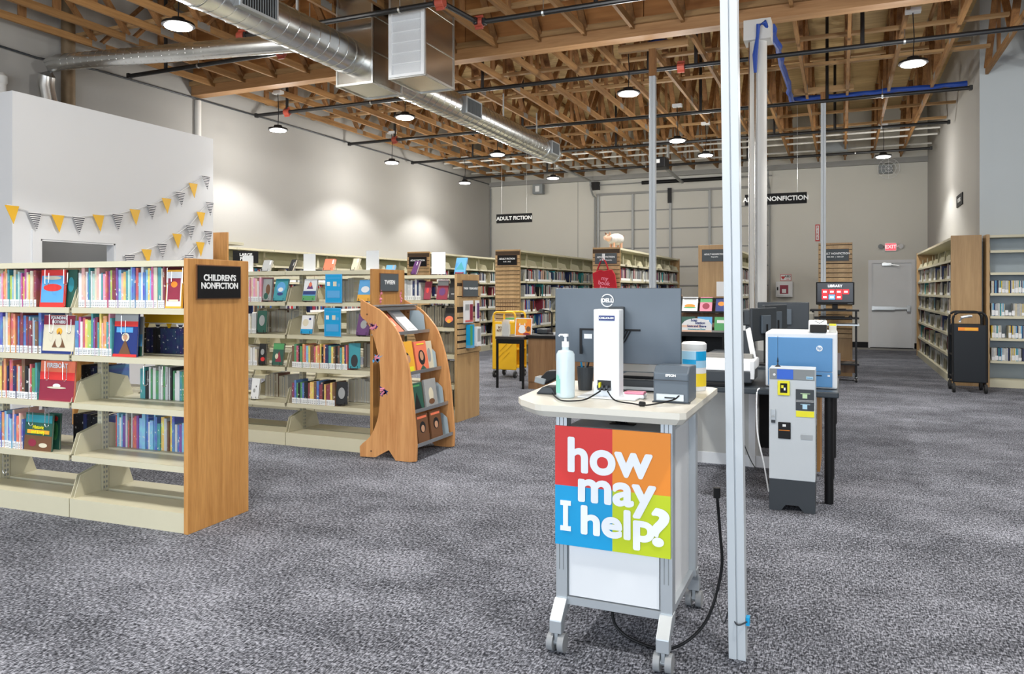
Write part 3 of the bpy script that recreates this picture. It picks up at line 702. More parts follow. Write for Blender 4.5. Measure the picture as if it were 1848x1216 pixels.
TT = [.38, .69, .98, 1.28, 1.58, 1.88]
HT = 2.17
def tall(label, x, y, n, ends, sides=(-1, 1), rz=R(-90), H=HT, dep=.235, tiers=TT, **k):
    return make_range(label, (x, y, 0), rz, n, BW, H, tiers, dep, sides, False, ends, back=True, **k)
P1, ep = tall('tall cream bookcase with dark slatted end panel, nearest the left wall range', -7.81, 13.43, 6, 'slat', endmat=OAK2)
P2, _ = tall('tall cream adult fiction bookcase with slatted end panel behind the yellow cart', -5.85, 13.43, 6, 'slat', endmat=OAK2)
P3, _ = tall('tall cream adult fiction bookcase with the red bag on its slatted end', -3.90, 13.43, 6, 'slat', endmat=OAK2)
P4, _ = tall('tall cream bookcase with plain oak end panel partly hidden by the near pole', -2.0, 13.43, 6, 'plain', endmat=OAK2)
P5, _ = tall('tall bookcase with slatted end panel behind the television', -.08, 13.63, 5, 'slat', endmat=OAK2)
for P, tx, sb in ((P1, 'ADULT FICTION', 'SCI-FI'), (P2, 'ADULT FICTION', 'A-M  |  N-Z'), (P3, 'ADULT FICTION', 'P-SA  |  Mysteries'), (P5, 'ADULT NONFICTION', '000-300  |  320-629')):
    slats(P, .03, ep[0]+.005, ep[1]-.005, .02 if P is not P5 else .62, HT-.02, .0762)
    end_sign(P, .046, 0, 1.98, .40, .19, tx, .045, SIGNB if P in (P1, P2) else SIGNG, sb)
end_sign(P4, .03, .02, 2.0, .42, .2, 'ADULT NONFICTION', .036, SIGNG, 'Biographies')
MB().box(.032, .05, 1.3, .034, .2, 1.55).build('poster', PAPER, P4)
WL, _ = tall('long cream bookcase range standing along the left wall', -9.5, 9.0, 12, 'plain', sides=(1,), H=2.12, endmat=OAK2, tiers=[.38, .69, .98, 1.28, 1.55, 1.84])
PR, epr = tall('tall cream bookcase range along the right wall with plain oak end panel', 1.86, 12.98, 6, 'none', sides=(-1,), H=2.19, dep=.34, endmat=OAK2, tiers=[.42, .74, 1.04, 1.32, 1.58, 1.86])
MB().box(0, epr[0], 0, .04, .03, 2.21).build('end_panel', OAK2, PR)
RF, _ = make_range('tall wall bookcase of boxed discs at the right, facing the aisle', (1.98+3*1.2, YF-.02, 0), 0, 3, 1.2, 2.2, [.385, .71, 1.03, 1.36, 1.66, 1.98], .27, (-1,), False, 'none', back=False, far_end=False)
for i in range(3): MB().box(-(i+1)*1.2+.02, -.006, .1, -i*1.2-.02, .004, 2.16).build('back_panel', mat('steel_blue_panel', (.36, .42, .46), .45), RF)
MB().box(-3*1.2-.04, -.30, 0, -3*1.2, .02, 2.21).build('end_panel', OAK2, RF)
en = thing('bookcase_end', 'lone oak end panel standing just behind the partition room corner', 'bookcase', (-8.7, 8.9, 0))
MB().box(-.16, 0, 0, .20, .03, 2.28).build('end_panel', OAK, en); MB().box(-.16, .03, 0, -.12, .35, 2.2).build('upright', CREAM, en); MB().box(-.12, .03, 2.1, .2, .35, 2.14).build('shelf', CREAM, en)

# ------------------------------------------------------------------ books
PAL = [('red', (.62, .03, .04)), ('orange', (.80, .25, .03)), ('yellow', (.82, .58, .04)), ('lime', (.45, .60, .05)), ('green', (.06, .33, .12)), ('teal', (.03, .33, .36)),
       ('sky-blue', (.16, .48, .75)), ('blue', (.03, .14, .52)), ('navy', (.015, .03, .13)), ('purple', (.22, .05, .36)), ('pink', (.80, .26, .42)), ('magenta', (.55, .03, .28)),
       ('white', (.78, .78, .76)), ('pale grey', (.55, .57, .58)), ('cream', (.72, .64, .46)), ('brown', (.20, .09, .04)), ('black', (.02, .02, .025)), ('maroon', (.25, .02, .05)), ('mint', (.45, .68, .58)), ('salmon', (.80, .42, .33))]
PD = dict(PAL)
KIDS = [0,1,2,3,4,5,6,7,9,10,11,12,12,13,14,17,18,19,10,6]
MIX = [0,4,5,6,7,8,8,9,12,13,15,16,16,17,14,2,1]
_cov = MB().box(0, 0, 0, 1, .03, 1).box(0, .03, 0, .08, 1, 1).box(.92, .03, 0, 1, 1, 1).mesh('book', BOOK)
_pag = MB().box(.08, .03, .01, .92, .98, .985).mesh('page_block', PAGES)
_lab = MB().box(.0, -.006, .0, 1.0, 0, 1).use(1).box(.18, -.008, .62, .82, -.006, .70).box(.18, -.008, .42, .82, -.006, .50).box(.18, -.008, .18, .7, -.006, .3).mesh('spine_label', [PAPER, GREY])
BC = [0]
def book(M, x, y, z, wd, dp, h, cname, label, cat='book', group=None, lean=0, flip=False, tagh=.03, name='book'):
    """a shelved book; M is the bookcase matrix, x,y,z its lower left front corner there, spine facing local -y (or pages when flipped)"""
    BC[0] += 1
    o = bpy.data.objects.new(name, _cov); COL.objects.link(o)
    rot = M.to_euler()
    lm = M @ Matrix.Translation((x + (wd if flip else 0), y + (dp if flip else 0), z)) @ Matrix.Rotation(PI if flip else 0, 4, 'Z') @ Matrix.Rotation(lean, 4, 'Y') @ Matrix.Diagonal((wd, dp, h, 1))
    o.matrix_world = lm
    o.color = (*PD[cname], 1)
    tag(o, label, cat, group)
    p = bpy.data.objects.new('page_block', _pag); COL.objects.link(p); p.parent = o
    if tagh and not flip:
        l = bpy.data.objects.new('spine_label', _lab); COL.objects.link(l); l.parent = o; l.scale = (1, 1, tagh/h); l.location = (0, 0, .005)
    return o
def size_word(wd, h): return ('slim' if wd < .012 else 'thick' if wd > .024 else 'medium') + (' tall' if h > .25 else ' short' if h < .2 else '')
def fill(M, x0, x1, y, z, pal, where, group, wr=(.010, .030), hr=(.19, .27), dp=.17, flip=False, tagh=.045, gap=.0006, ref='from the gap'):
    x = x0; i = 0
    while True:
        wd = rnd.uniform(*wr)
        if x + wd > x1: break
        h = rnd.uniform(*hr); i += 1
        cn = PAL[rnd.choice(pal)][0]
        lab = f'{size_word(wd, h)} {cn} book, {ordinal(i)} from left, {where}'
        book(M, x, y+rnd.uniform(0, .012), z, wd-gap, dp, h, cn, lab, group=group, flip=flip, tagh=tagh)
        x += wd
    return x
bpy.context.view_layer.update()
M1, M2, M3 = (Matrix.Translation(t.location) @ Matrix.Rotation(t.rotation_euler[2], 4, 'Z') for t in (S1, S2, S3))
def lx(u, M, yl, v=700):
    """local x of the shelf-front line at image column u"""
    best = None
    lo, hi = -4.0, .1
    def U(x):
        p = M @ Vector((x, yl, 1)); s = -p.x*SA+p.y*CA; return 924+FPX*(p.x*CA+p.y*SA)/s
    for _ in range(40):
        mid = (lo+hi)/2
        if U(mid) < u: lo = mid
        else: hi = mid
    return lo
F = -.225
g1 = "books in the children's nonfiction bookcase"
def a1(u): return lx(u, M1, F)
t4, t3, t2, t1 = [z+.001 for z in TIERS]
fill(M1, a1(-8), a1(68), F, t1, KIDS, 'top left shelf, children nonfiction', g1, hr=(.19, .25))
fill(M1, a1(139), a1(296), F, t1, KIDS, 'top right shelf, children nonfiction', g1, hr=(.20, .255), wr=(.012, .028))
fill(M1, a1(-8), a1(74), F, t2, [12,13,0,7,6,15,16,17,1,14], 'second left shelf, children nonfiction', g1, hr=(.19, .27), wr=(.01, .026))
fill(M1, a1(135), a1(203), F, t2, KIDS, 'second right shelf, children nonfiction', g1, hr=(.2, .27))
fill(M1, a1(-8), a1(66), F, t3, MIX, 'third left shelf, children nonfiction', g1, hr=(.19, .26))
fill(M1, a1(-8), a1(40), F, t4, [6,6,12,19,1,7,13], 'fourth left shelf, children nonfiction', g1, hr=(.17, .25), wr=(.01, .022))
# books on the far side of S1 seen from behind
B1 = .06
def b1(u): return lx(u, M1, B1)
def crate(M, x, y, z, wd, dp, h, cn, lab, **k): return book(M, x, y, z, wd, dp, h, cn, lab, tagh=0, **k)
fill(M1, b1(252), b1(336), B1, t3, [12, 13, 12, 4, 16, 12, 5], 'far white row, third shelf, children nonfiction', g1, wr=(.014, .03), hr=(.17, .215), flip=False, tagh=0)
fill(M1, b1(146), b1(200), B1, t3, [16, 8, 16, 7], 'far black row, third shelf, children nonfiction', g1, wr=(.02, .04), hr=(.17, .2), tagh=0)
fill(M1, b1(208), b1(336), B1, t4, [6, 6, 5, 9, 2, 0, 13, 7, 12, 15, 6], 'far right row, fourth shelf, children nonfiction', g1, wr=(.01, .028), hr=(.17, .235), tagh=0)
fill(M1, b1(130), b1(186), B1, t4, [16, 16, 8, 7], 'far black row, fourth shelf, children nonfiction', g1, wr=(.025, .045), hr=(.18, .2), tagh=0)
fill(M1, b1(258), b1(334), B1, t2, [16, 8], 'dark set, far second shelf, children nonfiction', g1, wr=(.026, .028), hr=(.158, .16), tagh=0)
fill(M1, b1(5), b1(66), B1, t1, [5, 16, 13, 12], 'far top left shelf, children nonfiction', g1, wr=(.012, .028), hr=(.22, .27), tagh=0)

def cover(M, x, y, z, wd, h, th, tilt, colr, label, art=(), title=None, tsize=.03, tpos=(.5, .85), tcol=LETTER, turn=0, group=None, cat='book', name='display_book', sx=1.0, spine=PAGES):
    """a face-out book: x,y,z lower left front corner; art = (kind, material, cx, cz, w, h) in cover fractions"""
    o = bpy.data.objects.new(name, None); COL.objects.link(o); tag(o, label, cat, group)
    o.matrix_world = M @ Matrix.Translation((x, y, z)) @ Matrix.Rotation(turn, 4, 'Z') @ Matrix.Rotation(-tilt, 4, 'X')
    MB().box(0, 0, 0, wd, .003, h).box(0, th-.003, 0, wd, th, h).box(0, .003, 0, .003, th-.003, h).build('book_cover', colr, o)
    MB().box(.003, .003, .004, wd-.004, th-.003, h-.004).build('page_block', PAGES, o)
    for k, a in enumerate(art):
        kd, m_, cx, cz, w_, h_ = a
        e = -.0006*(k+1)
        b = MB()
        if kd == 'r': b.box((cx-w_/2)*wd, e, (cz-h_/2)*h, (cx+w_/2)*wd, 0, (cz+h_/2)*h)
        elif kd == 'o': b.prism([((cx+w_/2*math.cos(t*PI/10))*wd, (cz+h_/2*math.sin(t*PI/10))*h) for t in range(20)], 'y', e, 0)
        elif kd == 't': b.prism([((cx-w_/2)*wd, (cz-h_/2)*h), ((cx+w_/2)*wd, (cz-h_/2)*h), (cx*wd, (cz+h_/2)*h)], 'y', e, 0)
        b.build('cover_art', m_, o)
    if title: text(title, tsize, o, (tpos[0]*wd, -.004, tpos[1]*h), FRONT, tcol, .001, sx=sx)
    return o
E_ = -.215
def C1(u0, u1, z, h, *a, **k):
    x0 = lx(u0, M1, E_); x1 = lx(u1, M1, E_); return cover(M1, x0, E_, z, x1-x0, h, .012, R(4), *a, **k)
C1(71, 115, t1, .235, C_RED, 'face-out picture book with blue cover and red pickup truck', [('r', C_SKY, .5, .48, .92, .72), ('o', C_RED, .5, .52, .75, .2), ('o', C_CRM, .5, .78, .7, .1)])
C1(298, 327, t1, .225, C_ORY, 'small face-out red book in orange and white frame', [('r', PAPER, .5, .5, .92, .9), ('r', C_MAR, .5, .48, .78, .6), ('o', C_ORA, .5, .62, .4, .16), ('r', C_CRM, .5, .2, .6, .05)])
C1(76, 132, t2, .245, C_CRM, 'face-out cream book with maroon title band and standing figure', [('r', C_MAR, .5, .87, 1, .24), ('r', C_NAVY, .5, .04, 1, .07), ('o', C_ORY, .52, .58, .18, .18), ('t', C_BRN, .52, .38, .42, .42), ('o', C_CRM, .52, .34, .2, .34)], 'FOUNDING\nMOTHERS', .026, (.5, .87))
C1(204, 246, t2, .26, C_NAVY, 'face-out blue and red book with a hooded child on the cover', [('r', C_GRY, .5, .9, 1, .2), ('r', C_RED, .5, .76, 1, .12), ('r', C_SKY, .45, .62, .7, .12), ('o', C_CRM, .5, .45, .32, .2), ('o', C_SKIN, .5, .45, .2, .13), ('t', C_BRN, .5, .2, .6, .4), ('r', C_RED, .5, .03, 1, .06)])
C1(70, 132, t3, .25, C_CORAL, 'face-out red and magenta picture book titled fireboat', [('r', C_MAR, .5, .28, 1, .56), ('r', C_RED, .5, .62, 1, .2), ('o', PAPER, .5, .38, .22, .1), ('o', C_CRM, .5, .33, .55, .05)], 'FIREBOAT', .04, (.5, .88))
C1(43, 92, t4, .235, C_DGR, 'face-out dark green book with yellow lettering historic and lively', [('r', C_TEAL, .5, .85, .95, .2), ('r', C_BRN, .5, .2, 1, .4), ('o', C_MAR, .3, .2, .3, .2), ('o', C_CRM, .7, .15, .3, .12), ('r', C_ORY, .5, .5, .8, .1)], 'Historic\nand Lively', .03, (.5, .56), YBRIGHT)
cover(M1, lx(116, M1, -.19), -.19, t1, .10, .235, .012, R(3), C_DGR, 'dark green book leaning at the end of the top left shelf', [('o', C_TEAL, .5, .6, .5, .4)])
cover(M1, lx(240, M1, -.15), -.15, t2, .07, .24, .012, R(3), C_GRY, 'grey mountain photo book just behind the hooded child cover', [('r', C_SKY, .5, .4, 1, .3), ('r', C_DGR, .5, .12, 1, .24)])
cover(M1, lx(86, M1, -.15), -.15, t4, .10, .23, .012, R(3), C_DGR, 'green illustrated book behind the historic and lively cover', [('o', C_GRN, .6, .5, .5, .5), ('o', C_RED, .6, .85, .4, .15)])
# yellow bin on the far side
yb = thing('yellow_bin', 'yellow display bin trimmed with bunting seen through the children bookcase', 'bin', M1 @ Vector((b1(250), .10, t2)), S1R)
wb = b1(336)-b1(250)
MB().box(0, 0, .19, wb, .12, .262).build('bin_board', YELLOW, yb)
MB().box(0, -.002, .185, wb, .0, .192).build('cord', PAPER, yb)
for k in range(4): MB().prism([(-.022, .188), (.022, .188), (0, .14)], 'y', -.004, -.001).build('flag', YELLOW if k % 2 == 0 else STRIPE, yb, loc=(.03+k*wb/4.2, 0, 0))

# wire book supports hanging in front of the books
def wire_support(M, x, y, ztop, label, h=.11, wd=.032, group='wire book supports hooked under the shelves'):
    o = bpy.data.objects.new('wire_book_support', None); COL.objects.link(o)
    o.matrix_world = M @ Matrix.Translation((x, y, ztop)); tag(o, label, 'book support', group)
    p = [(-wd/2, .01, 0), (-wd/2, -.004, -.01), (-wd/2, -.006, -h)] + [(-wd/2*math.cos(t*PI/6), -.006, -h-.018*math.sin(t*PI/6)) for t in range(1, 6)] + [(wd/2, -.006, -h), (wd/2+.004, -.006, -h*.35)]
    MB().tube(p, .0022, 6).build('wire_loop', CHROME, o)
WS = [(84, t1+.245, 'over the blue truck cover'), (118, t1+.245, 'at the end of the top left shelf'), (305, t1+.245, 'over the small red cover'), (333, t1+.245, 'beside the oak end panel, top shelf'),
      (92, t1-.037, 'left one over the maroon banded cover'), (124, t1-.037, 'right one over the maroon banded cover'), (222, t1-.037, 'over the hooded child cover'),
      (84, t2-.037, 'left one over the fireboat cover'), (116, t2-.037, 'right one over the fireboat cover'), (262, t2-.037, 'left one before the white rows'), (296, t2-.037, 'right one before the white rows'),
      (55, t3-.037, 'left one over the green historic cover'), (84, t3-.037, 'right one over the green historic cover'), (8, t4-.037, 'hanging low at the picture edge, bottom shelf')]
for u, z, s in WS:
    wire_support(M1, lx(u, M1, -.235), -.228, z, 'bright wire book support ' + s, h=.11 if z < 1.5 else .09)

# ---- S2 content
def a2(u, y=F): return lx(u, M2, y)
g2 = 'books in the tween bookcase'
fill(M2, a2(440), a2(472), F, t1, [10, 19, 12, 14, 18], 'left of the top tween shelf', g2, hr=(.19, .23))
fill(M2, a2(440), a2(462), F, t2, [12, 13, 14], 'at the left of the second tween shelf', g2, hr=(.15, .2))
fill(M2, a2(440), a2(466), F, t3, [12, 14, 12], 'at the left of the third tween shelf', g2, hr=(.15, .19))
fill(M2, a2(526), a2(628), F, t3, [1, 8, 5, 4, 7, 2, 6, 0, 16, 15], 'third tween shelf', g2, hr=(.19, .22), wr=(.015, .03), tagh=.05)
fill(M2, a2(526), a2(605), F, t4, [16, 8, 2, 13, 7, 4, 14, 15, 17], 'fourth tween shelf', g2, hr=(.18, .215), wr=(.015, .03), tagh=.05)
cc = [13, 14, 14, 12, 15]
for u0, u1, z, s in ((463, 532, t2, 'second shelf left bay'), (625, 672, t2, 'second shelf right bay'), (655, 676, t3, 'third shelf right end'), (478, 520, t4, 'fourth shelf left bay'), (628, 676, t4, 'fourth shelf right end'), (600, 640, t1, 'top shelf right bay')):
    fill(M2, lx(u0, M2, .05), lx(u1, M2, .05), .05, z, cc, f'far row, tween {s}', g2, wr=(.024, .042), hr=(.19, .225), flip=True, tagh=0)
stand = BLACKM
def C2(u0, z, wd, h, *a, tilt=12, y=-.21, **k):
    o = cover(M2, a2(u0, y), y, z+.012, wd, h, .018, R(tilt), *a, **k)
    MB().tube([(.02, -.012, .02), (.02, -.012, -.008), (wd-.02, -.012, -.008), (wd-.02, -.012, .02)], .003, 6).tube([(.03, -.01, -.008), (.03, .09, -.008)], .003, 6).build('wire_easel', stand, o)
    return o
C2(492, t1, .145, .205, C_TEAL, 'teal face-out book on an easel in the top left tween bay', [('o', C_SKY, .5, .6, .7, .5), ('o', PAPER, .5, .5, .4, .2), ('o', C_NAVY, .5, .3, .45, .15)], tilt=14)
C2(473, t1, .10, .2, C_GRY, 'grey-green face-out graphic novel beside the teal book', [('o', C_BRN, .6, .5, .5, .5), ('o', C_DGR, .4, .2, .5, .3)], tilt=6)
C2(545, t1, .14, .2, PAPER, 'face-out white book with purple mountain figure over a green base', [('r', C_SKY, .5, .33, 1, .24), ('t', C_PUR, .5, .72, .5, .36), ('o', C_CORAL, .5, .74, .24, .2), ('r', C_NAVY, .5, .36, .95, .16), ('r', C_GRN, .5, .12, 1, .22)], tilt=12)
C2(644, t1, .14, .19, C_SKY, 'blue and yellow face-out book on the top right tween shelf', [('o', PAPER, .5, .55, .6, .3), ('r', C_ORY, .5, .15, 1, .3)], tilt=14)
C2(463, t2, .11, .2, C_DGR, 'dark green face-out book on the second tween shelf left bay', [('o', C_GRY, .5, .55, .6, .5)], tilt=5)
C2(542, t2, .13, .165, PAPER, 'pale face-out book with sky-blue band on a small easel', [('o', C_CRM, .35, .6, .5, .4), ('r', C_BLU, .5, .12, 1, .25), ('o', C_NAVY, .7, .8, .2, .12)], tilt=10)
C2(642, t2, .13, .19, C_PUR, 'dark purple face-out book leaning behind the tween display', [('o', C_GRY, .5, .5, .5, .4)], tilt=16)
C2(490, t3, .12, .2, C_DGR, 'dark comic cover with green title on the third tween shelf', [('r', C_GRN, .5, .85, 1, .28), ('t', C_MAR, .6, .4, .6, .5), ('o', C_CRM, .4, .4, .3, .25)], tilt=10)
C2(466, t3, .08, .19, C_BLK, 'black and red face-out book beside the white spines, third tween shelf', [('o', C_RED, .6, .25, .6, .2), ('o', C_GRY, .5, .6, .5, .3)], tilt=6)
C2(606, t4, .10, .2, C_BLK, 'black comic cover at the end of the fourth tween row', [('o', C_GRY, .5, .5, .6, .5)], tilt=4, turn=R(20))
C2(629, t3, .10, .22, C_TEAL, 'teal comic cover at the end of the third tween row', [('o', C_BLK, .5, .3, .6, .5)], tilt=4, turn=R(25))
C2(452, t4, .09, .19, PAPER, 'white speckled comic cover at the left of the fourth tween shelf', [('o', C_GRY, .4, .4, .3, .2), ('o', C_BLK, .6, .6, .1, .1)], tilt=8)
for u0, zz, s in ((587, t1-.0, 'hung at the top tween shelf'), (585, t2, 'hung at the second tween shelf')):
    x0 = a2(u0, -.25)
    o = cover(M2, x0, -.25, zz-.005, .178, .252, .004, 0, C_SKY, 'blue information poster in clear holder ' + s, [('r', C_BLU, .5, .5, .92, .95), ('r', C_SKY, .5, .86, .8, .02), ('r', PAPER, .2, .66, .18, .14), ('r', C_CRM, .58, .66, .2, .16), ('r', C_SKY, .82, .62, .14, .1), ('r', C_SKY, .5, .3, .75, .25)], cat='poster', name='info_poster')
# on the S2 canopy
ZC = 1.576
def topbook(M, x, y, col, lab, w_=.10, h=.115, art=(), tilt=22, turn=0):
    o = cover(M, x, y, ZC+.004, w_, h, .02, R(tilt), col, lab, art, turn=turn)
    MB().tube([(.015, -.012, .02), (.015, -.012, -.004), (w_-.015, -.012, -.004), (w_-.015, -.012, .02)], .003, 6).build('wire_easel', stand, o)
topbook(M2, lx(471, M2, -.1), -.1, C_GRY, 'grey book on an easel on top of the tween bookcase', art=[('r', PAPER, .85, .75, .15, .3)])
topbook(M2, lx(519, M2, -.1), -.1, C_BLK, 'black book tilted on an easel on top of the tween bookcase', w_=.09, turn=R(-25), art=[('r', PAPER, .8, .6, .1, .3)])
topbook(M2, lx(582, M2, -.1), -.1, C_CORAL, 'red book on an easel on top of the tween bookcase', w_=.11, art=[('r', PAPER, .85, .75, .15, .35)])
topbook(M2, lx(632, M2, -.1), -.1, C_CRM, 'pale patterned book on an easel on top of the tween bookcase', w_=.08, turn=R(-15), art=[('r', PAPER, .8, .8, .2, .3)])
topbook(M2, lx(694, M2, -.02), -.02, C_SKY, 'blue book on an easel on the bookcase top beside the tween sign', w_=.11, art=[('r', PAPER, .85, .75, .15, .3)]) if False else None
topbook(M3, lx(694, M3, -.1), -.1, C_SKY, 'blue book on an easel seen past the tween sign', w_=.12, art=[('r', C_GRY, .8, .8, .2, .4)])
topbook(M3, lx(741, M3, -.1), -.1, C_PUR, 'purple book tilted on the middle of the slatted-end bookcase top', w_=.10, h=.16, turn=R(-25), art=[('r', PAPER, .6, .8, .15, .25)])
topbook(M3, lx(822, M3, -.1)-.02, -.1, C_SKY, 'teal patterned book at the slatted end of the bookcase top', w_=.13, h=.19, art=[('t', C_TEAL, .5, .5, .8, .5), ('r', C_MAR, .5, .05, .8, .1)])
def holder(M, u, lab, w_=.17, h=.17, y=-.15):
    x = lx(u, M, y); o = bpy.data.objects.new('sign_holder', None); COL.objects.link(o); tag(o, lab, 'sign holder')
    o.matrix_world = M @ Matrix.Translation((x, y, ZC))
    MB().box(0, 0, 0, w_, .003, h).build('sheet', PAPER, o); MB().box(-.003, -.004, 0, w_+.003, -.001, h+.003).build('clear_cover', mat('acrylic', (.9, .92, .94), .1, alpha=.12, var=0), o)
    MB().box(0, -.02, 0, w_, .06, .003).build('foot', PAPER, o)
holder(M2, 438, 'blank white sheet in a holder beside the oak children panel', .125, .15)
holder(M2, 548, 'blank white sheet in a holder at the middle of the tween bookcase top', .13, .155)
holder(M2, 661, 'blank white sheet in a holder left of the tween sign', .13, .17)
holder(M3, 779, 'tall clear holder with white sheet on the slatted-end bookcase top', .17, .24)

# ---- S3 content
g3 = 'books in the slatted-end bookcase'
def a3(u, y=F): return lx(u, M3, y)
fill(M3, a3(728), a3(762), F, t1, [13, 12, 8, 13], 'top shelf, slatted-end bookcase', g3, wr=(.016, .03), hr=(.19, .23))
def C3(u0, z, wd, h, *a, **k): return cover(M3, a3(u0), F, z+.008, wd, h, .02, R(14), *a, **k)
C3(764, t1, .08, .2, C_MAR, 'dark red face-out book on the top shelf beside grey spines', [('o', C_RED, .5, .5, .4, .3)])
C3(787, t1, .13, .21, C_MAR, 'wine and grey face-out book on the top shelf near slatted panel', [('r', C_GRY, .5, .85, 1, .25), ('o', C_PUR, .5, .4, .6, .4)])
C3(809, t1, .09, .2, C_BLK, 'black face-out book next to the slatted end panel', [('r', C_GRY, .5, .3, .4, .06)])
C3(800, t2, .12, .21, C_BLK, 'dark face-out book with sunset cover on the second shelf by slatted panel', [('o', C_CORAL, .5, .4, .8, .35), ('o', C_ORY, .5, .3, .4, .2)])
for z, s in ((t2, 'second'), (t3, 'third'), (t4, 'fourth'), (.12, 'bottom')):
    fill(M3, lx(760 if z > .9 else 780, M3, .04), lx(828, M3, .04), .04, z, [15, 13, 16, 14], f'far row, {s} shelf, slatted-end bookcase', g3, wr=(.025, .042), hr=(.2, .24), flip=True, tagh=0)
# leaflets on the S3 slat end
for k, (y0, z0, wd, h, m_, s) in enumerate([(-.17, 1.05, .20, .24, PAPER, 'wide poster holder with red figure'), (.12, 1.06, .07, .23, PAPER, 'narrow leaflet rack of white cards'), (-.10, .78, .10, .25, C_BLU, 'stack of blue and teal leaflets'), (.06, .79, .11, .21, PAPER, 'stack of white and grey leaflets')]):
    lf = thing('leaflet_holder', s + ' on the slatted end panel', 'leaflet holder', (M3 @ Vector((.05, y0, z0))))
    MB().box(0, 0, 0, .02 + .03*(k > 1), wd, h).build('leaflets', m_, lf)
    MB().box(-.005, -.004, -.006, .03+.03*(k > 1), wd+.004, .03).build('holder', mat('acrylic', (.9, .92, .94), .1, alpha=.12, var=0), lf)
    x_ = .021+.03*(k > 1)
    if k == 0: MB().box(x_, .12, .03, x_+.002, .19, .2).build('print', C_MAR, lf); MB().box(x_, .01, .14, x_+.002, .10, .2).build('print', C_GRY, lf); MB().box(x_, .01, .01, x_+.002, .19, .03).build('print', C_RED, lf)
    if k == 2: MB().box(x_, .0, .03, x_+.002, .05, .24).build('print', C_GRN, lf)
    if k == 3: MB().box(x_, .02, .05, x_+.002, .09, .19).build('print', C_GRY, lf)
    if k == 1: MB().box(x_, .01, .03, x_+.002, .06, .2).build('print', C_PUR, lf)

# ------------------------------------------------------------------ adult books: too many to count singly past the nearest, one mass
PALM = [mat('bk_'+n.replace(' ', '_'), tuple(q*.75 for q in c), .5, var=.25, scale=30) for n, c in PAL]
LABM = PAPER
mass = MB()
def mrow(T, side, dep, x0, x1, z, hr=(.19, .25), wr=(.018, .038), pal=MIX, inset=.03, white=True):
    x = x0
    while x < x1-.02:
        wd = rnd.uniform(*wr); h = rnd.uniform(*hr); n = len(mass.v)
        if rnd.random() < .04: x += rnd.uniform(.03, .12); continue
        ya = side*(dep-inset); yb_ = side*(dep-.18)
        mass.use(rnd.choice(pal)); mass.box(x, ya, z, x+wd-.001, yb_, z+h)
        if white: mass.use(len(PALM)); mass.box(x, ya, z+.004, x+wd-.001, ya+side*.0015, z+.045)
        for i in range(n, len(mass.v)): mass.v[i] = tuple(T @ Vector(mass.v[i]))
        x += wd
DARKMIX = [8, 16, 16, 13, 12, 15, 7, 17, 5, 14, 13, 0, 16, 8, 13, 12, 13, 15, 12, 14, 16, 13]
bpy.context.view_layer.update()
bends = []
ORDS = ['lowest', 'second', 'third', 'fourth', 'fifth', 'sixth', 'seventh']
NMS = {'P1': 'slatted range nearest the left wall', 'P2': 'slatted range behind the yellow cart', 'P3': 'slatted range with the red bag', 'P4': '', 'P2b': ''}
for P, n, sd, nm in ((P1, 6, 1, 'P1'), (P2, 6, 1, 'P2'), (P3, 6, 1, 'P3'), (P4, 6, 1, 'P4'), (P2, 6, -1, 'P2b')):
    T = P.matrix_world
    for bi in range(n):
        for n_, z in enumerate([.116] + TT[:-1]):
            a = -(bi+1)*BW+.03; b = -bi*BW-.03; cut = rnd.uniform(.55, .95)
            if P is P4: cut = .98
            mrow(T, sd, .235, a, a+(b-a)*cut, z, pal=DARKMIX)
            if nm != 'P2b' and cut < .9 and rnd.random() < .6 and P is not P4: bends.append((T, sd, .235, a+(b-a)*cut+.02, z, f'{ORDS[n_]} shelf up, {ordinal(bi+1)} bay of the {NMS[nm]}'))
        if nm in ('P2', 'P3', 'P1'): bends.append((T, sd, .235, -bi*BW-.45, TT[-1], f'empty top shelf, {ordinal(bi+1)} bay of the {NMS[nm]}'))
T = WL.matrix_world
for bi in range(12):
    for z in [.98, 1.28, 1.55]:
        a = -(bi+1)*BW+.03; b = -bi*BW-.03
        mrow(T, 1, .235, a, a+(b-a)*rnd.uniform(.5, .9), z, pal=DARKMIX)
    if bi % 2: bends.append((T, 1, .235, -bi*BW-.4, 1.84, f'top shelf, {ordinal(bi+1)} bay of the left wall range'))
T = PR.matrix_world
for bi in range(6):
    for n_, z in enumerate([.116, .42, .74, 1.04, 1.32, 1.58]):
        a = -(bi+1)*BW+.03; b = -bi*BW-.03; c_ = a+(b-a)*rnd.uniform(.22, .48)
        # rows start at the left of each bay as seen from the aisle
        mrow(T, -1, .34, a, c_, z, pal=DARKMIX, hr=(.2, .26), wr=(.02, .05))
        for k in range(3): bends.append((T, -1, .34, c_+.08+k*.15, z, f"{['farthest', 'middle', 'nearest'][k]} one, {ORDS[n_]} shelf, {ordinal(bi+1)} bay, right wall bookcase"))
    bends.append((T, -1, .34, -bi*BW-.4, 1.86, f'top shelf, {ordinal(bi+1)} bay, right wall bookcase'))
T = RF.matrix_world
for bi in range(3):
    for z in [.385, .71, 1.03, 1.36]:
        mrow(T, -1, .27, -(bi+1)*1.2+.03, -bi*1.2-.03, z, pal=[2, 13, 12, 12, 6, 8, 16, 13, 5, 14], hr=(.178, .185), wr=(.012, .018), inset=.02, white=False)
        n0 = len(mass.v); mass.use(len(PALM)); 
        for k in range(28):
            xx = -(bi+1)*1.2+.035+k*.041
            if rnd.random() < .8: mass.box(xx, -.2515, z+.01, xx+.036, -.2505, z+rnd.uniform(.05, .09))
        for i in range(n0, len(mass.v)): mass.v[i] = tuple(T @ Vector(mass.v[i]))
o = mass.build('shelved_books', PALM + [LABM])
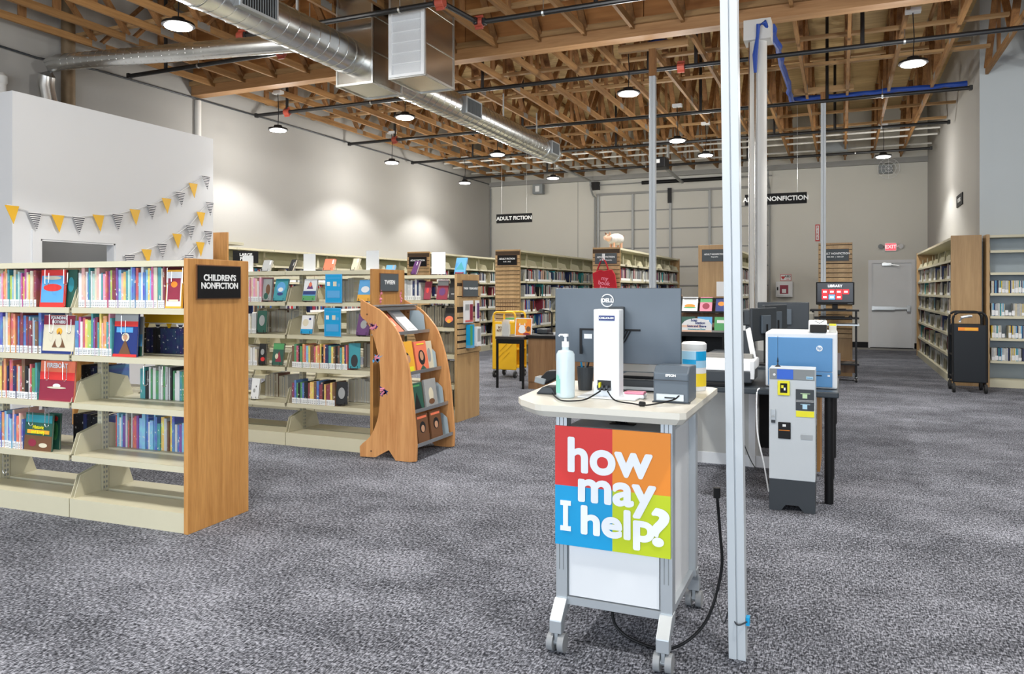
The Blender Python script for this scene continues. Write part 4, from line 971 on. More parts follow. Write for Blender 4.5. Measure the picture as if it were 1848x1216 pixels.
tag(o, 'rows of shelved adult books and boxed discs filling the tall bookcases at the back', 'books', kind='stuff')
bem = MB().prism([(-.06, 0), (.06, 0), (.03, .13), (.0, .19), (-.03, .13)], 'y', 0, .004).box(-.06, 0, 0, .06, .09, .003).mesh('bookend', CREAM)
bem2 = MB().prism([(-.055, 0), (.055, 0), (.055, .19), (-.055, .19)], 'x', 0, .003).prism([(-.055, 0), (.055, 0), (.02, .14), (-.02, .14)], 'x', .0, .02).box(0, -.055, 0, .08, .055, .003).mesh('bookend', CREAM)
for T, sd, dep, x, z, k in bends:
    right = 'right wall' in k
    o = bpy.data.objects.new('bookend', bem); COL.objects.link(o)
    o.matrix_world = T @ Matrix.Translation((x, sd*(dep-.05), z)) @ Matrix.Rotation(R(-18) if right else R(12)*sd, 4, 'Z')
    tag(o, 'cream metal bookend, ' + k, 'bookend', 'bookends on the right wall range' if right else 'bookends in the tall bookcases')
# large print sign on wall range
lpz = sign('shelf_sign', 'black large print sign on the top shelf of the left wall range', -9.15, 10.0, 1.86, .42, .2, 'LARGE\nPRINT', .07, rz=R(60), bold=.002)

# ------------------------------------------------------------------ curved displays
PROF = [(42,230),(150,290),(210,350),(270,440),(320,600),(345,750),(360,900),(375,1100),(372,1190),(335,1203),(250,1193),(210,1122),(130,1165),(40,1160),(38,1100),(100,1040),(140,950),(155,850),(160,700),(150,580),(120,460),(85,370),(42,325)]
prof = []
for px, py in PROF:
    q = on(640+px/3.2875, 470+py/3.2875, Y=5.42); prof.append((q.x+3.72, max(0, q.z)))
def densify(p, idx):
    out = []
    n = len(p)
    for i in range(n):
        a, b, c, d_ = p[i-1], p[i], p[(i+1) % n], p[(i+2) % n]
        out.append(b)
        if i in idx:
            for t in (.33, .66):
                out.append(tuple(.5*((2*b[k])+(-a[k]+c[k])*t+(2*a[k]-5*b[k]+4*c[k]-d_[k])*t*t+(-a[k]+3*b[k]-3*c[k]+d_[k])*t**3) for k in (0, 1)))
    return out
prof = densify(prof, {1, 2, 3, 4, 5, 6, 14, 15, 16, 17, 18, 19, 20, 21})
def curved_display(label, loc, rz, wood_=BEECH, W=.68, dark=False):
    t = thing('curved_display', label, 'display rack', loc, rz)
    for y in (0, W-.022):
        s = MB().prism(prof, 'y', y, y+.022).build('side_panel', wood_, t, bevel=.002)
        for x, z in ((.08, 1.20), (.08, 1.12), (.12, .06)): MB().cyl((x, y-.002, z), (x, y, z), .008, 8).build('screw', C_BRN, s)
    SH = mat('display_steel', (.42, .44, .46), .3, metal=.7) if not dark else BLACKM
    for x, z, dpt in ((.16, 1.235, .05), (.30, 1.03, .20), (.42, .70, .20), (.49, .39, .2), (.54, .12, .2)):
        s = MB().box(x-dpt, .022, z-.006, x, W-.022, z).box(x-.002, .022, z-.006, x+.006, W-.022, z+.022).build('shelf', SH, t)
        if dpt > .1:
            b_ = MB().prism([(x-.19, z), (x-.17, z+.19), (x-.08, z+.19), (x-.03, z+.15), (x-.01, z)], 'y', W-.07, W-.067).build('divider', mat('divider_steel', (.42, .52, .58), .35), s)
    MB().beam((.02, W/2, 1.27), (.18, W/2, 1.27), W-.05, .012).build('top_bar', SH, t)
    MB().beam((.06, W/2, 1.0), (.30, W/2, .1), .004, W-.05, up=(0, 1, 0)) 
    MB().prism([(.02, 1.18), (.03, 1.18), (.30, .1), (.28, .1)], 'y', .022, W-.022).build('back_panel', wood_, t) if dark else None
    return t
cd = curved_display('curved beech display rack of tween books fixed before the tween sign', (-3.72, 5.40, 0), 0)
rs = random.Random(11)
for (x, z, c, nm) in ((.26, 1.10, C_PUR, 'a'), (.30, .84, C_SKY, 'b'), (.36, .56, C_NAVY, 'c')):
    st = MB()
    for k in range(6): a_ = rs.uniform(0, 6.28); st.prism([(x-.12+rs.uniform(-.04, .04)+.018*math.cos(t*PI/3+a_), z+rs.uniform(-.04, .04)+.012*math.sin(t*PI/3+a_)) for t in range(3)], 'y', -.001, 0)
    for k in range(3): st.use(1).cyl((x-.12+rs.uniform(-.03, .03), -.0015, z+rs.uniform(-.03, .03)), (x-.12+rs.uniform(-.03, .03), 0, z+rs.uniform(-.03, .03)), .008, 6)
    st.build('sticker', [c, C_PINK], cd)
Mc = Matrix.Translation((-3.72, 5.40, 0)) @ Matrix.Rotation(R(90), 4, 'Z')   # local x -> world +Y, local -y -> world +X
def dcov(y0, shelf_x, z, wd, h, *a, tilt=12, **k):
    return cover(Mc, y0, -(shelf_x-.02), z+.004, wd, h, .02, R(tilt), *a, **k)
dcov(.06, .30, 1.03, .23, .25, C_CORAL, 'orange-red leaflet lying on the top slope of the tween display', [('r', C_ORA, .5, .85, .6, .1), ('r', C_CRM, .5, .5, .6, .25)], tilt=48)
dcov(.34, .31, 1.03, .17, .30, PAPER, 'white leaflet lying on the top slope of the tween display', [('r', C_GRY, .5, .15, .6, .02)], tilt=48)
dcov(.06, .42, .70, .20, .27, C_ORY, 'orange novel with a profile portrait on the second display shelf', [('o', C_BLK, .45, .5, .35, .3), ('o', C_SKIN, .55, .45, .3, .25), ('r', YBRIGHT, .5, .1, .7, .2)], tilt=10)
dcov(.29, .42, .70, .20, .26, C_CORAL, 'coral novel with a dark-haired portrait on the second display shelf', [('o', C_BLK, .5, .45, .55, .5), ('o', C_SKIN, .5, .5, .3, .3), ('t', C_DGR, .5, .1, .7, .2), ('r', YBRIGHT, .5, .9, .6, .04)], tilt=10)
dcov(.49, .40, .70, .12, .25, C_CRM, 'pale novel behind the coral portrait on the second display shelf', [('o', C_GRY, .5, .5, .5, .5)], tilt=8)
dcov(.08, .49, .39, .20, .23, C_DGR, 'dark green novel with a cloaked figure on the third display shelf', [('t', C_BLK, .5, .35, .6, .6), ('r', C_GRN, .5, .9, .6, .06)], tilt=8)
dcov(.32, .49, .39, .20, .24, C_GRY, 'grey-brown novel with a running figure on the third display shelf', [('o', C_CRM, .5, .45, .4, .5), ('o', C_BRN, .5, .2, .5, .2)], tilt=8)
dcov(.10, .54, .12, .19, .24, C_BRN, 'first of two matching brown portrait novels on the lowest display shelf', [('r', C_CORAL, .5, .9, .8, .08), ('o', C_BLK, .5, .55, .5, .4), ('o', C_SKIN, .5, .5, .3, .25)], tilt=8)
dcov(.33, .54, .12, .19, .24, C_BRN, 'second of two matching brown portrait novels, nearer the aisle end', [('r', C_CORAL, .5, .9, .8, .08), ('o', C_BLK, .5, .55, .5, .4), ('o', C_SKIN, .5, .5, .3, .25)], tilt=8)
# rack in front of P4, facing the camera (local +x -> world -Y)
cd2 = curved_display('dark-shelved curved wooden rack of face-out books before the plain oak panel', (-2.55, 13.40, 0), R(-90), wood_=wood('dark_rack_wood', (.20, .10, .05), (.36, .20, .11), 'z'), dark=True, W=.9)
Md = Matrix.Translation((-2.55, 13.40, 0))
def dcov2(x0, sx_, z, wd, h, *a, tilt=12, **k): return cover(Md, x0, -(sx_-.02), z+.004, wd, h, .02, R(tilt), *a, **k)
dcov2(.06, .30, 1.03, .26, .28, PAPER, 'white face-out book with orange food picture on the wooden rack', [('o', C_ORA, .5, .4, .7, .25), ('o', C_GRN, .5, .3, .8, .1), ('r', C_GRY, .5, .85, .8, .1)], tilt=25)
dcov2(.36, .30, 1.03, .2, .28, C_PINK, 'pink and green face-out book on the wooden rack', [('r', C_GRN, .5, .8, 1, .3), ('o', C_MAR, .5, .4, .6, .4)], tilt=25)
dcov2(.06, .42, .70, .24, .26, C_DGR, 'dark green face-out book on the second rack shelf', [('o', C_LIM, .7, .5, .3, .3)], tilt=12)
dcov2(.34, .42, .70, .24, .26, C_SKY, 'pale blue face-out book on the second rack shelf', [('r', PAPER, .5, .7, .6, .2)], tilt=12)
dcov2(.62, .42, .70, .2, .26, C_GRN, 'bright green face-out book at the right of the rack', [('r', PAPER, .5, .7, .6, .2)], tilt=12)
dcov2(.62, .30, 1.03, .18, .26, C_NAVY, 'navy face-out book with orange face at the right of the rack', [('o', C_ORA, .5, .6, .6, .3)], tilt=25)

# ------------------------------------------------------------------ yellow book truck, desks
def caster(parent, x, y, r=.05, w_=.03, m=RUBBER, hub=STEEL, name='caster', twin=False):
    b = MB()
    if twin:
        b.cyl((x-.034, y, r), (x-.010, y, r), r, 18).cyl((x+.010, y, r), (x+.034, y, r), r, 18)
    else: b.cyl((x-w_/2, y, r), (x+w_/2, y, r), r, 18)
    c = b.build(name, m, parent, smooth=True)
    b = MB().cyl((x-w_/2-.006, y, r), (x+w_/2+.006, y, r), r*.35, 10).box(x-.007, y-.012, r, x+.007, y+.02, r*2+.03)
    b.build('fork', hub, c)
    return c
yc = thing('book_truck', 'bright yellow book return cart with curved handles beside the small black table', 'book cart', (-5.16, 11.2, 0))
for y in (0, .42): MB().box(0, y, .13, .42, y+.025, .90).build('side_panel', YELLOW, yc, bevel=.01)
for z in (.16, .45, .72): MB().box(.0, .025, z, .42, .42, z+.02).build('shelf', YELLOW, yc)
for y in (.012, .432):
    MB().tube([(.02, y, .88), (.02, y, .98)] + [(.08-.06*math.cos(t*PI/12), y, .98+.07*math.sin(t*PI/12)) for t in range(7)] + [(.34+.06*math.sin(t*PI/12), y, .98+.07*math.cos(t*PI/12)) for t in range(7)] + [(.40, y, .88)], .017, 10).build('handle', YELLOW, yc, smooth=True)
for k in range(4): MB().beam((.08+.05*k, -.003, .30+.13*(k % 2)), (.2+.05*k, -.003, .42+.13*(k % 2)), .006, .012).build('pressed_rib', YELLOW, yc)
MB().box(.06, -.006, .60, .32, -.001, .86).build('notice', C_CRM, yc); MB().box(.07, -.008, .62, .31, -.006, .66).build('notice_band', C_MAR, yc)
text('BOOKS\nRETURNS', .05, yc, (.19, -.008, .78), FRONT, C_BRN, .001)
for x in (.03, .39):
    for y in (.03, .41): caster(yc, x, y, .055, .03)
for k, (c, lab) in enumerate(((C_GRN, 'green book lying on top of the yellow cart'), (PAPER, 'white book under the green one on the yellow cart'))):
    tag(MB().box(-4.98, 11.32, .905+.025*(1-k), -4.80, 11.55, .928+.025*(1-k)).build('flat_book', c), lab, 'book')
# the small black table
bt = thing('side_table', 'small black table with thin square legs before the yellow cart', 'table', (-4.56, 10.0, 0))
MB().box(0, 0, .70, .44, .95, .74).build('table_top', mat('wood_edge_black', (.03, .025, .022), .35), bt, bevel=.004)
MB().box(.01, .01, .64, .43, .03, .70).build('apron', BLACK, bt)
for x, y in ((.02, .03), (.42, .03), (.02, .9), (.42, .9)): MB().box(x-.014, y-.014, 0, x+.014, y+.014, .70).build('leg', BLACK, bt)
fp = cover(Matrix.Translation((-4.34, 10.2, .742)), 0, 0, 0, .26, .26, .012, R(8), PAPER, 'framed picture of a white cartoon creature among autumn leaves on the black table', [('r', C_ORA, .5, .5, .9, .92), ('o', C_ORY, .4, .8, .6, .3), ('o', C_BRN, .8, .4, .25, .3), ('o', PAPER, .42, .42, .36, .4), ('o', PAPER, .42, .3, .44, .3), ('t', PAPER, .27, .66, .1, .16), ('t', PAPER, .57, .66, .1, .16), ('o', C_MAR, .7, .12, .4, .12)], cat='picture', name='framed_picture')
ah = thing('acrylic_holder', 'clear acrylic leaflet holder on the black table by the yellow cart', 'leaflet holder', (-4.5, 10.1, .742))
MB().box(0, 0, 0, .10, .004, .21).box(0, .05, 0, .10, .054, .24).box(0, 0, 0, .1, .054, .003).build('acrylic_body', mat('acrylic_grey', (.75, .78, .8), .1, alpha=.45, var=0), ah)
hd = thing('service_desk', 'wood-fronted service desk with black top behind the dark monitor', 'desk', (-4.10, 10.1, 0))
MB().box(-.01, -.04, .72, 2.2, .85, .765).build('desk_top', BLACK, hd, bevel=.006)
for k in range(4): MB().box(.01+k*.53, 0, .10, .535+k*.53, .025, .72).build('front_panel', DESKW, hd, bevel=.002)
MB().box(.01, .01, 0, 2.13, .03, .098).build('kick_plate', DESKW, hd); MB().box(.01, .03, 0, .035, .8, .72).build('side_panel', DESKW, hd); MB().box(2.1, .03, 0, 2.125, .8, .72).build('side_panel', DESKW, hd)
tag(MB().box(-3.78, 10.3, .767, -3.4, 10.55, .80).build('paper_stack', PAPER), 'stack of white papers on the service desk', 'papers')
tag(MB().box(-3.75, 10.6, .767, -3.5, 10.8, .86).build('red_box', C_MAR, bevel=.01), 'dark red box on the service desk', 'box')
dl = thing('desk_lamp', 'black desk lamp arm with cables on the service desk', 'lamp', (-3.86, 10.45, .766))
MB().lathe([(.07, 0), (.07, .015), (.02, .02)], n=16).build('base', BLACK, dl); MB().tube([(0, 0, .02), (0, 0, .30), (-.02, 0, .33), (-.14, 0, .35)], .01, 8).build('arm', BLACK, dl); MB().lathe([(.06, 0), (.03, .05)], (-.16, 0, .31), 14).build('lamp_head', BLACK, dl)
tag(MB().box(-4.08, 10.4, .767, -3.92, 10.62, .84).build('stapler_box', DGREY, bevel=.015), 'dark office machine at the left end of the service desk', 'machine')

wr_ = thing('wire_rack', 'dark wire leaflet rack on the slatted end behind the yellow cart', 'rack', (-6.05, 13.375, 1.0))
b = MB()
for z in (.0, .10, .22): b.tube([(0, 0, z), (0, -.09, z), (.40, -.09, z), (.40, 0, z)], .004, 5)
for k in range(9): b.tube([(.05*k, -.09, 0), (.05*k, -.09, .22)], .003, 5)
for k in range(3): b.tube([(.2*k, 0, 0), (.2*k, -.09, 0)], .003, 5)
b.build('wire_frame', C_BRN, wr_)
# bag and pig
bg_ = thing('tote_bag', 'red cloth tote bag reading my book bag on the slatted end', 'bag', (-3.92, 13.31, 1.38))
MB().prism([(-.19, .40), (.17, .40), (.15, .44), (.25, .38), (.30, -.02), (.24, -.04), (-.14, -.02), (-.16, .2)][0:0] or [(-.16, -.03), (.27, -.05), (.22, .30), (.16, .40), (.02, .37), (-.06, .39), (-.20, .33)], 'y', -.05, -.01).build('bag_body', mat('red_canvas', (.42, .008, .02), .85, var=.12), bg_, bevel=.01)
MB().tube([(-.12, -.03, .36), (-.06, -.03, .52), (-.01, -.03, .60), (.05, -.03, .52), (.10, -.03, .37)], .014, 6).build('bag_handle', MATS['red_canvas'], bg_)
MB().box(-.02, -.04, .56, .02, 0, .68).build('hook', PAPER, bg_)
text('my\nbook\nbag', .105, bg_, (.02, -.0525, .15), (R(90), R(8), 0), C_PINK, .0015, line=.8)
pg = thing('pig_figurine', 'small spotted pig figurine standing on the adult fiction bookcase', 'figurine', (-3.80, 13.7, HT+.0), R(50))
pgm = mat('pig_patches', (.60, .57, .52), .4, var=.7, scale=9)
MB().lathe([(.02, -.17), (.08, -.14), (.105, -.05), (.11, .04), (.08, .12), (.03, .15)], n=20).xf(Matrix.Translation((0, 0, .17)) @ Matrix.Rotation(R(90), 4, 'Y')).build('body', pgm, pg, smooth=True)
MB().lathe([(.03, -.02), (.065, .0), (.07, .05), (.04, .10), (.035, .125), (.03, .127)], n=18).xf(Matrix.Translation((-.13, 0, .20)) @ Matrix.Rotation(R(-95), 4, 'Y')).build('head', mat('pig_pink', (.75, .48, .34), .4), pg, smooth=True)
for s in (-1, 1):
    MB().prism([(-.03, 0), (.03, 0), (0, .06)], 'x', -.006, .006).build('ear', C_BRN if s > 0 else C_SKIN, pg, loc=(-.17, s*.05, .25), rot=(R(-30*s), R(-25), 0))
    for x in (-.08, .08): MB().cyl((x, s*.055, 0), (x, s*.05, .12), .022, 10).build('leg', C_SKIN, pg)
MB().tube([(.15, 0, .2), (.18, .01, .23), (.17, -.01, .25)], .006, 6).build('tail', C_SKIN, pg)

# ------------------------------------------------------------------ rolling kiosk
kx0, kx1, ky0, ky1 = -1.035, -.575, 2.86, 3.40
kk = thing('rolling_kiosk', 'white rolling kiosk cart on casters with pale pointed tabletop', 'cart', (0, 0, 0))
kk.location = (-.8, 3.1, 0)
def K(m_): m_.v = [(x+.8, y-3.1, z) for x, y, z in m_.v]; return m_
K(MB().box(kx0+.03, ky0+.015, .17, kx1-.03, ky1-.015, .845)).build('cabinet', WHITE, kk, bevel=.003)
K(MB().box(kx0+.052, ky0, .20, kx1-.052, ky0+.013, .81)).build('front_panel', WHITE, kk)
for z0, z1 in ((.165, .195), (.82, .852)): K(MB().box(kx0+.02, ky0-.005, z0, kx1-.02, ky0+.012, z1)).build('rail', ALU, kk)
K(MB().box(kx0+.03, ky0+.05, .846, kx1-.03, ky1-.02, .858)).build('cabinet_top', GREY if False else mat('pale_grey_top', (.50, .53, .54), .4), kk)
for x in (kx0, kx1-.045):
    p = MB()
    p.box(x, ky0-.01, .16, x+.045, ky0+.045, .92)
    p.use(1).box(x+.013, ky0-.012, .30, x+.016, ky0-.009, .92).box(x+.029, ky0-.012, .30, x+.032, ky0-.009, .92)
    K(p).build('post', [ALU, GREY], kk, bevel=.003)
    K(MB().box(x, ky1-.05, .16, x+.045, ky1, .92)).build('post', ALU, kk, bevel=.003)
    for yy, dy in ((ky0+.01, -.07), (ky1-.02, .06)):
        f = MB().prism([(yy-.03, .19), (yy+.03, .19), (yy+.03, .155), (yy+dy+.022, .12), (yy+dy+.022, .075), (yy+dy-.022, .075), (yy+dy-.022, .125)], 'x', x-.002, x+.047)
        K(f).build('foot', ALU, kk, bevel=.003)
        c = caster(kk, x+.0225+.8, yy+dy-3.1, .035, .05, mat('caster_grey', (.28, .29, .30), .5), ALU, twin=True)
    K(MB().box(x+.01, ky0, .165, x+.035, ky1, .19)).build('base_rail', ALU, kk)
ttop = [(-1.20, 2.86), (-1.165, 2.80), (-1.07, 2.71), (-1.04, 2.70), (-.52, 2.70), (-.50, 2.72), (-.50, 3.46), (-.53, 3.49), (-1.22, 3.49), (-1.25, 3.46)]
cxm, cym = -.85, 3.1
m_ = MB().prism(ttop, 'z', .945, .968)
low = [(cxm+(x-cxm)*.95, cym+(y-cym)*.95) for x, y in ttop]
n0 = len(m_.v); n_ = len(ttop)
m_.face([(x, y, .945) for x, y in ttop] + [(x, y, .922) for x, y in low], [(i, (i+1) % n_, (i+1) % n_+n_, i+n_) for i in range(n_)] + [tuple(range(2*n_-1, n_-1, -1))])
K(m_).build('table_top', mat('maple_top', (.68, .65, .57), .35, var=.04), kk)
def fit_text(txt, parent, x0, x1, z0, z1, y, m, bold):
    o = text(txt, .2, parent, (0, 0, 0), FRONT, m, 0, ext=0)
    me = o.data; vs = [v.co.copy() for v in me.vertices]; fs = [tuple(p.vertices) for p in me.polygons]
    ax, bx_, ay, by = min(v.x for v in vs), max(v.x for v in vs), min(v.y for v in vs), max(v.y for v in vs)
    W_, H_ = x1-x0-2*bold, z1-z0-2*bold
    b = MB(); N_ = 16
    for k in range(N_+1):
        dx, dz = (bold*math.cos(2*PI*k/N_), bold*math.sin(2*PI*k/N_)) if k < N_ else (0, 0)
        b.face([(bold+(v.x-ax)/(bx_-ax)*W_+dx, -.00003*k, bold+(v.y-ay)/(by-ay)*H_+dz) for v in vs], fs)
    bpy.data.objects.remove(o)
    return b.build('lettering', m, parent, loc=(x0, y, z0))
sn = thing('help_sign', 'square four-colour sign reading how may I help, fixed to the kiosk', 'sign', (-.8075, ky0-.02, .635))
W2, H2 = .2275, .233
for a, b, m_ in ((-1, 1, C_RED), (1, 1, C_ORA), (-1, -1, C_BLU), (1, -1, C_LIM)):
    x0, x1 = sorted((.005 if a < 0 else .005, a*W2)); z0, z1 = sorted((0 if a < 0 else -.012, b*H2))
    z0, z1 = ((-.0 + (0 if a < 0 else 0)), b*H2) if b > 0 else (b*H2, 0)
    MB().box(x0, 0, z0, x1, .006, z1).build('colour_field', m_, sn)
LW = mat('sign_white_letter', (.90, .92, .94), .5, var=0)
def SX(f): return (f-.5)*2*W2
def SZ(f): return (.5-f)*2*H2
fit_text('how', sn, SX(.116), SX(.855), SZ(.385), SZ(.085), -.003, LW, .0062)
fit_text('may', sn, SX(.21), SX(.885), SZ(.705), SZ(.425), -.0035, LW, .0062)
fit_text('help', sn, SX(.235), SX(.872), SZ(.962), SZ(.645), -.004, LW, .0062)
fit_text('?', sn, SX(.842), SX(.995), SZ(.912), SZ(.60), -.0045, LW, .0062)
MB().box(SX(.076), -.004, SZ(.838), SX(.120), -.0005, SZ(.665)).box(SX(.05), -.004, SZ(.665), SX(.146), -.0005, SZ(.625)).box(SX(.05), -.004, SZ(.878), SX(.146), -.0005, SZ(.838)).build('lettering', LW, sn)

TZ = .969
mo = thing('monitor', 'large dark grey monitor seen from behind on the rolling kiosk', 'monitor', (-.86, 3.10, 1.253))
MB().box(-.27, 0, -.157, .27, .012, .157).build('bezel', DGREY, mo, bevel=.004)
bb = MB()
outer = [(-.268, -.155), (.268, -.155), (.268, .155), (-.268, .155)]; inner = [(-.17, -.08), (.17, -.08), (.17, .10), (-.17, .10)]
bb.face([(x, 0, z) for x, z in outer] + [(x, -.026, z) for x, z in inner], [(0, 1, 5, 4), (1, 2, 6, 5), (2, 3, 7, 6), (3, 0, 4, 7), (4, 5, 6, 7)])
bb.build('back_shell', SLATE, mo, smooth=True)
lg = MB().tube([(.030*math.cos(k*PI/16), 0, .030*math.sin(k*PI/16)) for k in range(33)], .0028, 6, caps=False)
lo_ = lg.build('logo_ring', LETTER, mo, smooth=True, loc=(-.03, -.026, .105)); lo_.scale = (.85, 1, .85)
text('DELL', .022, mo, (-.03, -.027, .105), FRONT, LETTER, .0012)
MB().box(-.15, -.03, -.02, .11, -.02, -.012).box(-.15, -.03, -.12, -.14, -.02, -.02).build('cable_recess', BLACK, mo)
MB().box(-.13, -.029, -.055, -.095, -.027, -.035).build('sticker', PAPER, mo)
MB().box(-.02, -.045, -.04, .045, -.02, .08).build('mount_plate', DGREY, mo, bevel=.004)
cbs = MB()
for k in range(5): cbs.tube([(.02+.012*k, -.03, -.02), (.01+.010*k, -.045, -.06), (-.02+.004*k, -.05, -.12)], .003, 6)
cbs.build('cables', BLACK, mo)
ms = thing('monitor_stand', 'white upright stand box holding the dark monitor, with black asset tag', 'monitor stand', (-.865, 2.97, TZ))
MB().box(-.053, 0, 0, .053, .07, .355).build('column', mat('stand_white', (.80, .83, .86), .35, var=.01), ms, bevel=.004)
MB().box(-.11, -.04, 0, .13, .16, .006).build('base_plate', WHITE, ms, bevel=.002)
MB().box(-.030, -.002, .310, .035, 0, .330).build('asset_tag', C_NAVY, ms)
text('CHK-XX-SM', .011, ms, (.002, -.003, .32), FRONT, LETTER, .0005)
MB().box(-.035, -.003, .03, .02, .0, .07).build('socket_panel', C_BLK, ms)
pl = MB()
for k in range(6): pl.bx(-.028+.009*k, -.012, .045-.008*(k % 2), .007, .025, .012)
pl.build('plugs', DGREY, ms)
MB().bx(-.022, -.014, .052, .006, .02, .02).build('yellow_plug', YBRIGHT, ms)
# sanitiser bottle
sb = thing('sanitiser_bottle', 'clear pump bottle of hand sanitiser on the kiosk tabletop', 'bottle', (-1.02, 2.92, TZ))
MB().lathe([(.034, 0), (.0375, .004), (.038, .15), (.037, .175), (.030, .187), (.014, .192), (.0135, .205)], n=28).build('bottle_body', mat('clear_gel', (.74, .88, .94), .12, var=.02, trans=.25), sb, smooth=True)
MB().cyl((0, 0, .203), (0, 0, .225), .0145, 20).cyl((0, 0, .225), (0, 0, .25), .005, 10).box(-.008, -.008, .245, .010, .008, .256).tube([(0, 0, .252), (-.022, -.004, .252), (-.026, -.004, .246)], .004, 8).build('pump', PAPER, sb, smooth=True)
lb = MB()
for k in range(7):
    a0, a1_ = R(200+8*k), R(208+8*k); hh = .045+.03*math.sin(k*.45)
    lb.face([(.0384*math.cos(a), .0384*math.sin(a), z) for a, z in ((a0, .02), (a1_, .02), (a1_, .02+hh), (a0, .02+hh))], [(0, 1, 2, 3)])
lb.build('label_print', mat('mint_print', (.25, .62, .52), .4), sb)
# receipt printer
rp = thing('receipt_printer', 'grey receipt printer on the front right of the kiosk tabletop', 'printer', (-.665, 2.93, TZ))
MB().prism([(0, 0), (.17, 0), (.17, .135), (.035, .14), (.0, .115)], 'x', 0, .135).build('body', SLATE, rp, bevel=.006)
MB().box(-.001, -.004, .085, .136, .0, .088).build('lid_seam', DGREY, rp); MB().box(-.004, -.002, 0, .139, .02, .004).build('foot', DGREY, rp)
MB().box(.012, -.006, .008, .118, -.001, .035).build('port_plate', ALU, rp, bevel=.003); MB().box(.045, -.008, .018, .085, -.005, .023).build('slot', BLACK, rp)
text('EPSON', .013, rp, (.068, -.0045, .105), (R(72), 0, 0), LETTER, .0004)
# wipes canister
wc = thing('wipes_canister', 'white wipes canister with blue and yellow label behind the receipt printer', 'canister', (-.585, 3.36, TZ))
MB().lathe([(.050, 0), (.052, .004), (.052, .19), (.050, .196), (.048, .20)], n=28).build('canister', PAPER, wc, smooth=True)
def wrap(z0, z1, a0, a1, m, r=.0526, nm='label_print'):
    b = MB(); n = max(2, int((a1-a0)/10))
    for k in range(n):
        a, c = R(a0+(a1-a0)*k/n), R(a0+(a1-a0)*(k+1)/n)
        b.face([(r*math.cos(a), r*math.sin(a), z0), (r*math.cos(c), r*math.sin(c), z0), (r*math.cos(c), r*math.sin(c), z1), (r*math.cos(a), r*math.sin(a), z1)], [(0, 1, 2, 3)])
    b.build(nm, m, wc, smooth=True)
wrap(.10, .17, 180, 360, mat('pale_label_blue', (.35, .62, .82), .4)); wrap(.115, .135, 215, 290, C_BLU, .0529); wrap(.13, .17, 290, 360, C_BLU, .0529); wrap(.02, .075, 285, 360, mat('label_yellow', (.88, .66, .03), .4), .0529)
MB().lathe([(.053, .175), (.054, .178), (.054, .20), (.045, .208), (.02, .21)], n=28).build('lid', mat('frosted_lid', (.75, .76, .76), .3), wc, smooth=True)
# phone, pen cup, dock, tape dish, papers
ph = thing('barcode_scanner', 'black handheld scanner lying in its stand at the left of the kiosk', 'scanner', (-1.13, 3.02, TZ))
MB().prism([(-.04, 0), (.05, 0), (.03, .03), (-.01, .03)], 'y', -.05, .05).build('cradle', DGREY, ph, bevel=.006)
MB().prism([(-.05, .045), (-.01, .035), (.06, .07), (.05, .10), (.0, .095)], 'y', -.025, .025).build('scanner_head', BLACK, ph, bevel=.008); MB().prism([(-.055, .045), (-.01, .035), (.0, .06), (-.05, .07)], 'y', -.03, .03).build('scanner_window', GREY, ph, bevel=.004)
pc = thing('pen_cup', 'black mesh pen cup with pens behind the sanitiser bottle', 'pen cup', (-1.02, 3.18, TZ))
MB().lathe([(.03, 0), (.037, .10), (.034, .10), (.028, .004)], n=20).build('cup', DGREY, pc)
for k, m_ in enumerate((C_BLK, C_ORY, C_BLU, GREY)): MB().cyl((.004*k-.01, .0, .01), (.02*math.cos(k*1.7), .02*math.sin(k*1.7), .135), .004, 6).build('pen', m_, pc)
dk = thing('desk_printer', 'flat black desktop device behind the monitor stand on the kiosk', 'printer', (-.93, 3.22, TZ))
MB().box(0, 0, 0, .30, .20, .05).build('body', DGREY, dk, bevel=.006); MB().box(.03, -.002, .005, .29, .0, .018).build('vent_strip', ALU, dk); MB().box(.04, .03, .05, .24, .17, .062).build('lid', BLACK, dk, bevel=.003)
MB().box(.27, -.003, .03, .285, 0, .045).build('blue_tag', C_SKY, dk)
td = thing('pink_dish', 'small white and pink box beside the monitor stand', 'box', (-.80, 2.99, TZ))
MB().box(0, 0, 0, .085, .05, .016).build('tray', PAPER, td, bevel=.006); MB().box(.002, .002, .0165, .083, .048, .026).build('lid', C_PINK, td, bevel=.004)
kb = MB()
kb.tube(sm([(-1.10, 2.98, TZ+.006), (-1.0, 2.80, TZ+.006), (-.94, 2.80, TZ+.006), (-.91, 2.86, TZ+.008), (-.88, 2.94, TZ+.03)]), .003, 6)
tag(kb.build('power_cable', BLACK), 'black cable running from the scanner to the monitor stand', 'cable')
tag(MB().tube(sm([(-.85, 2.94, TZ+.03), (-.80, 2.87, TZ+.007), (-.72, 2.82, TZ+.006), (-.66, 2.80, TZ+.006), (-.58, 2.87, TZ+.02), (-.565, 2.92, TZ+.03)]), .003, 6).cyl((-.69, 2.815, TZ+.008), (-.67, 2.81, TZ+.008), .009, 8).build('power_cable', BLACK), 'black cable with a bead running to the receipt printer', 'cable')
tag(MB().tube(sm([(-.86, 3.15, .93), (-.855, 3.12, .90), (-.84, 3.05, .875), (-.81, 3.02, .862)]), .014, 8).tube([(-.84, 3.15, .93), (-.79, 3.10, .89), (-.80, 3.04, .865)], .005, 6).build('cable_sleeve', BLACK), 'thick black cable sleeve dropping from tabletop to cabinet', 'cable')
tag(MB().box(-.86, 3.0, .8585, -.76, 3.045, .8610).build('grommet_plate', BLACK), 'black grommet plate on top of the kiosk cabinet', 'plate')
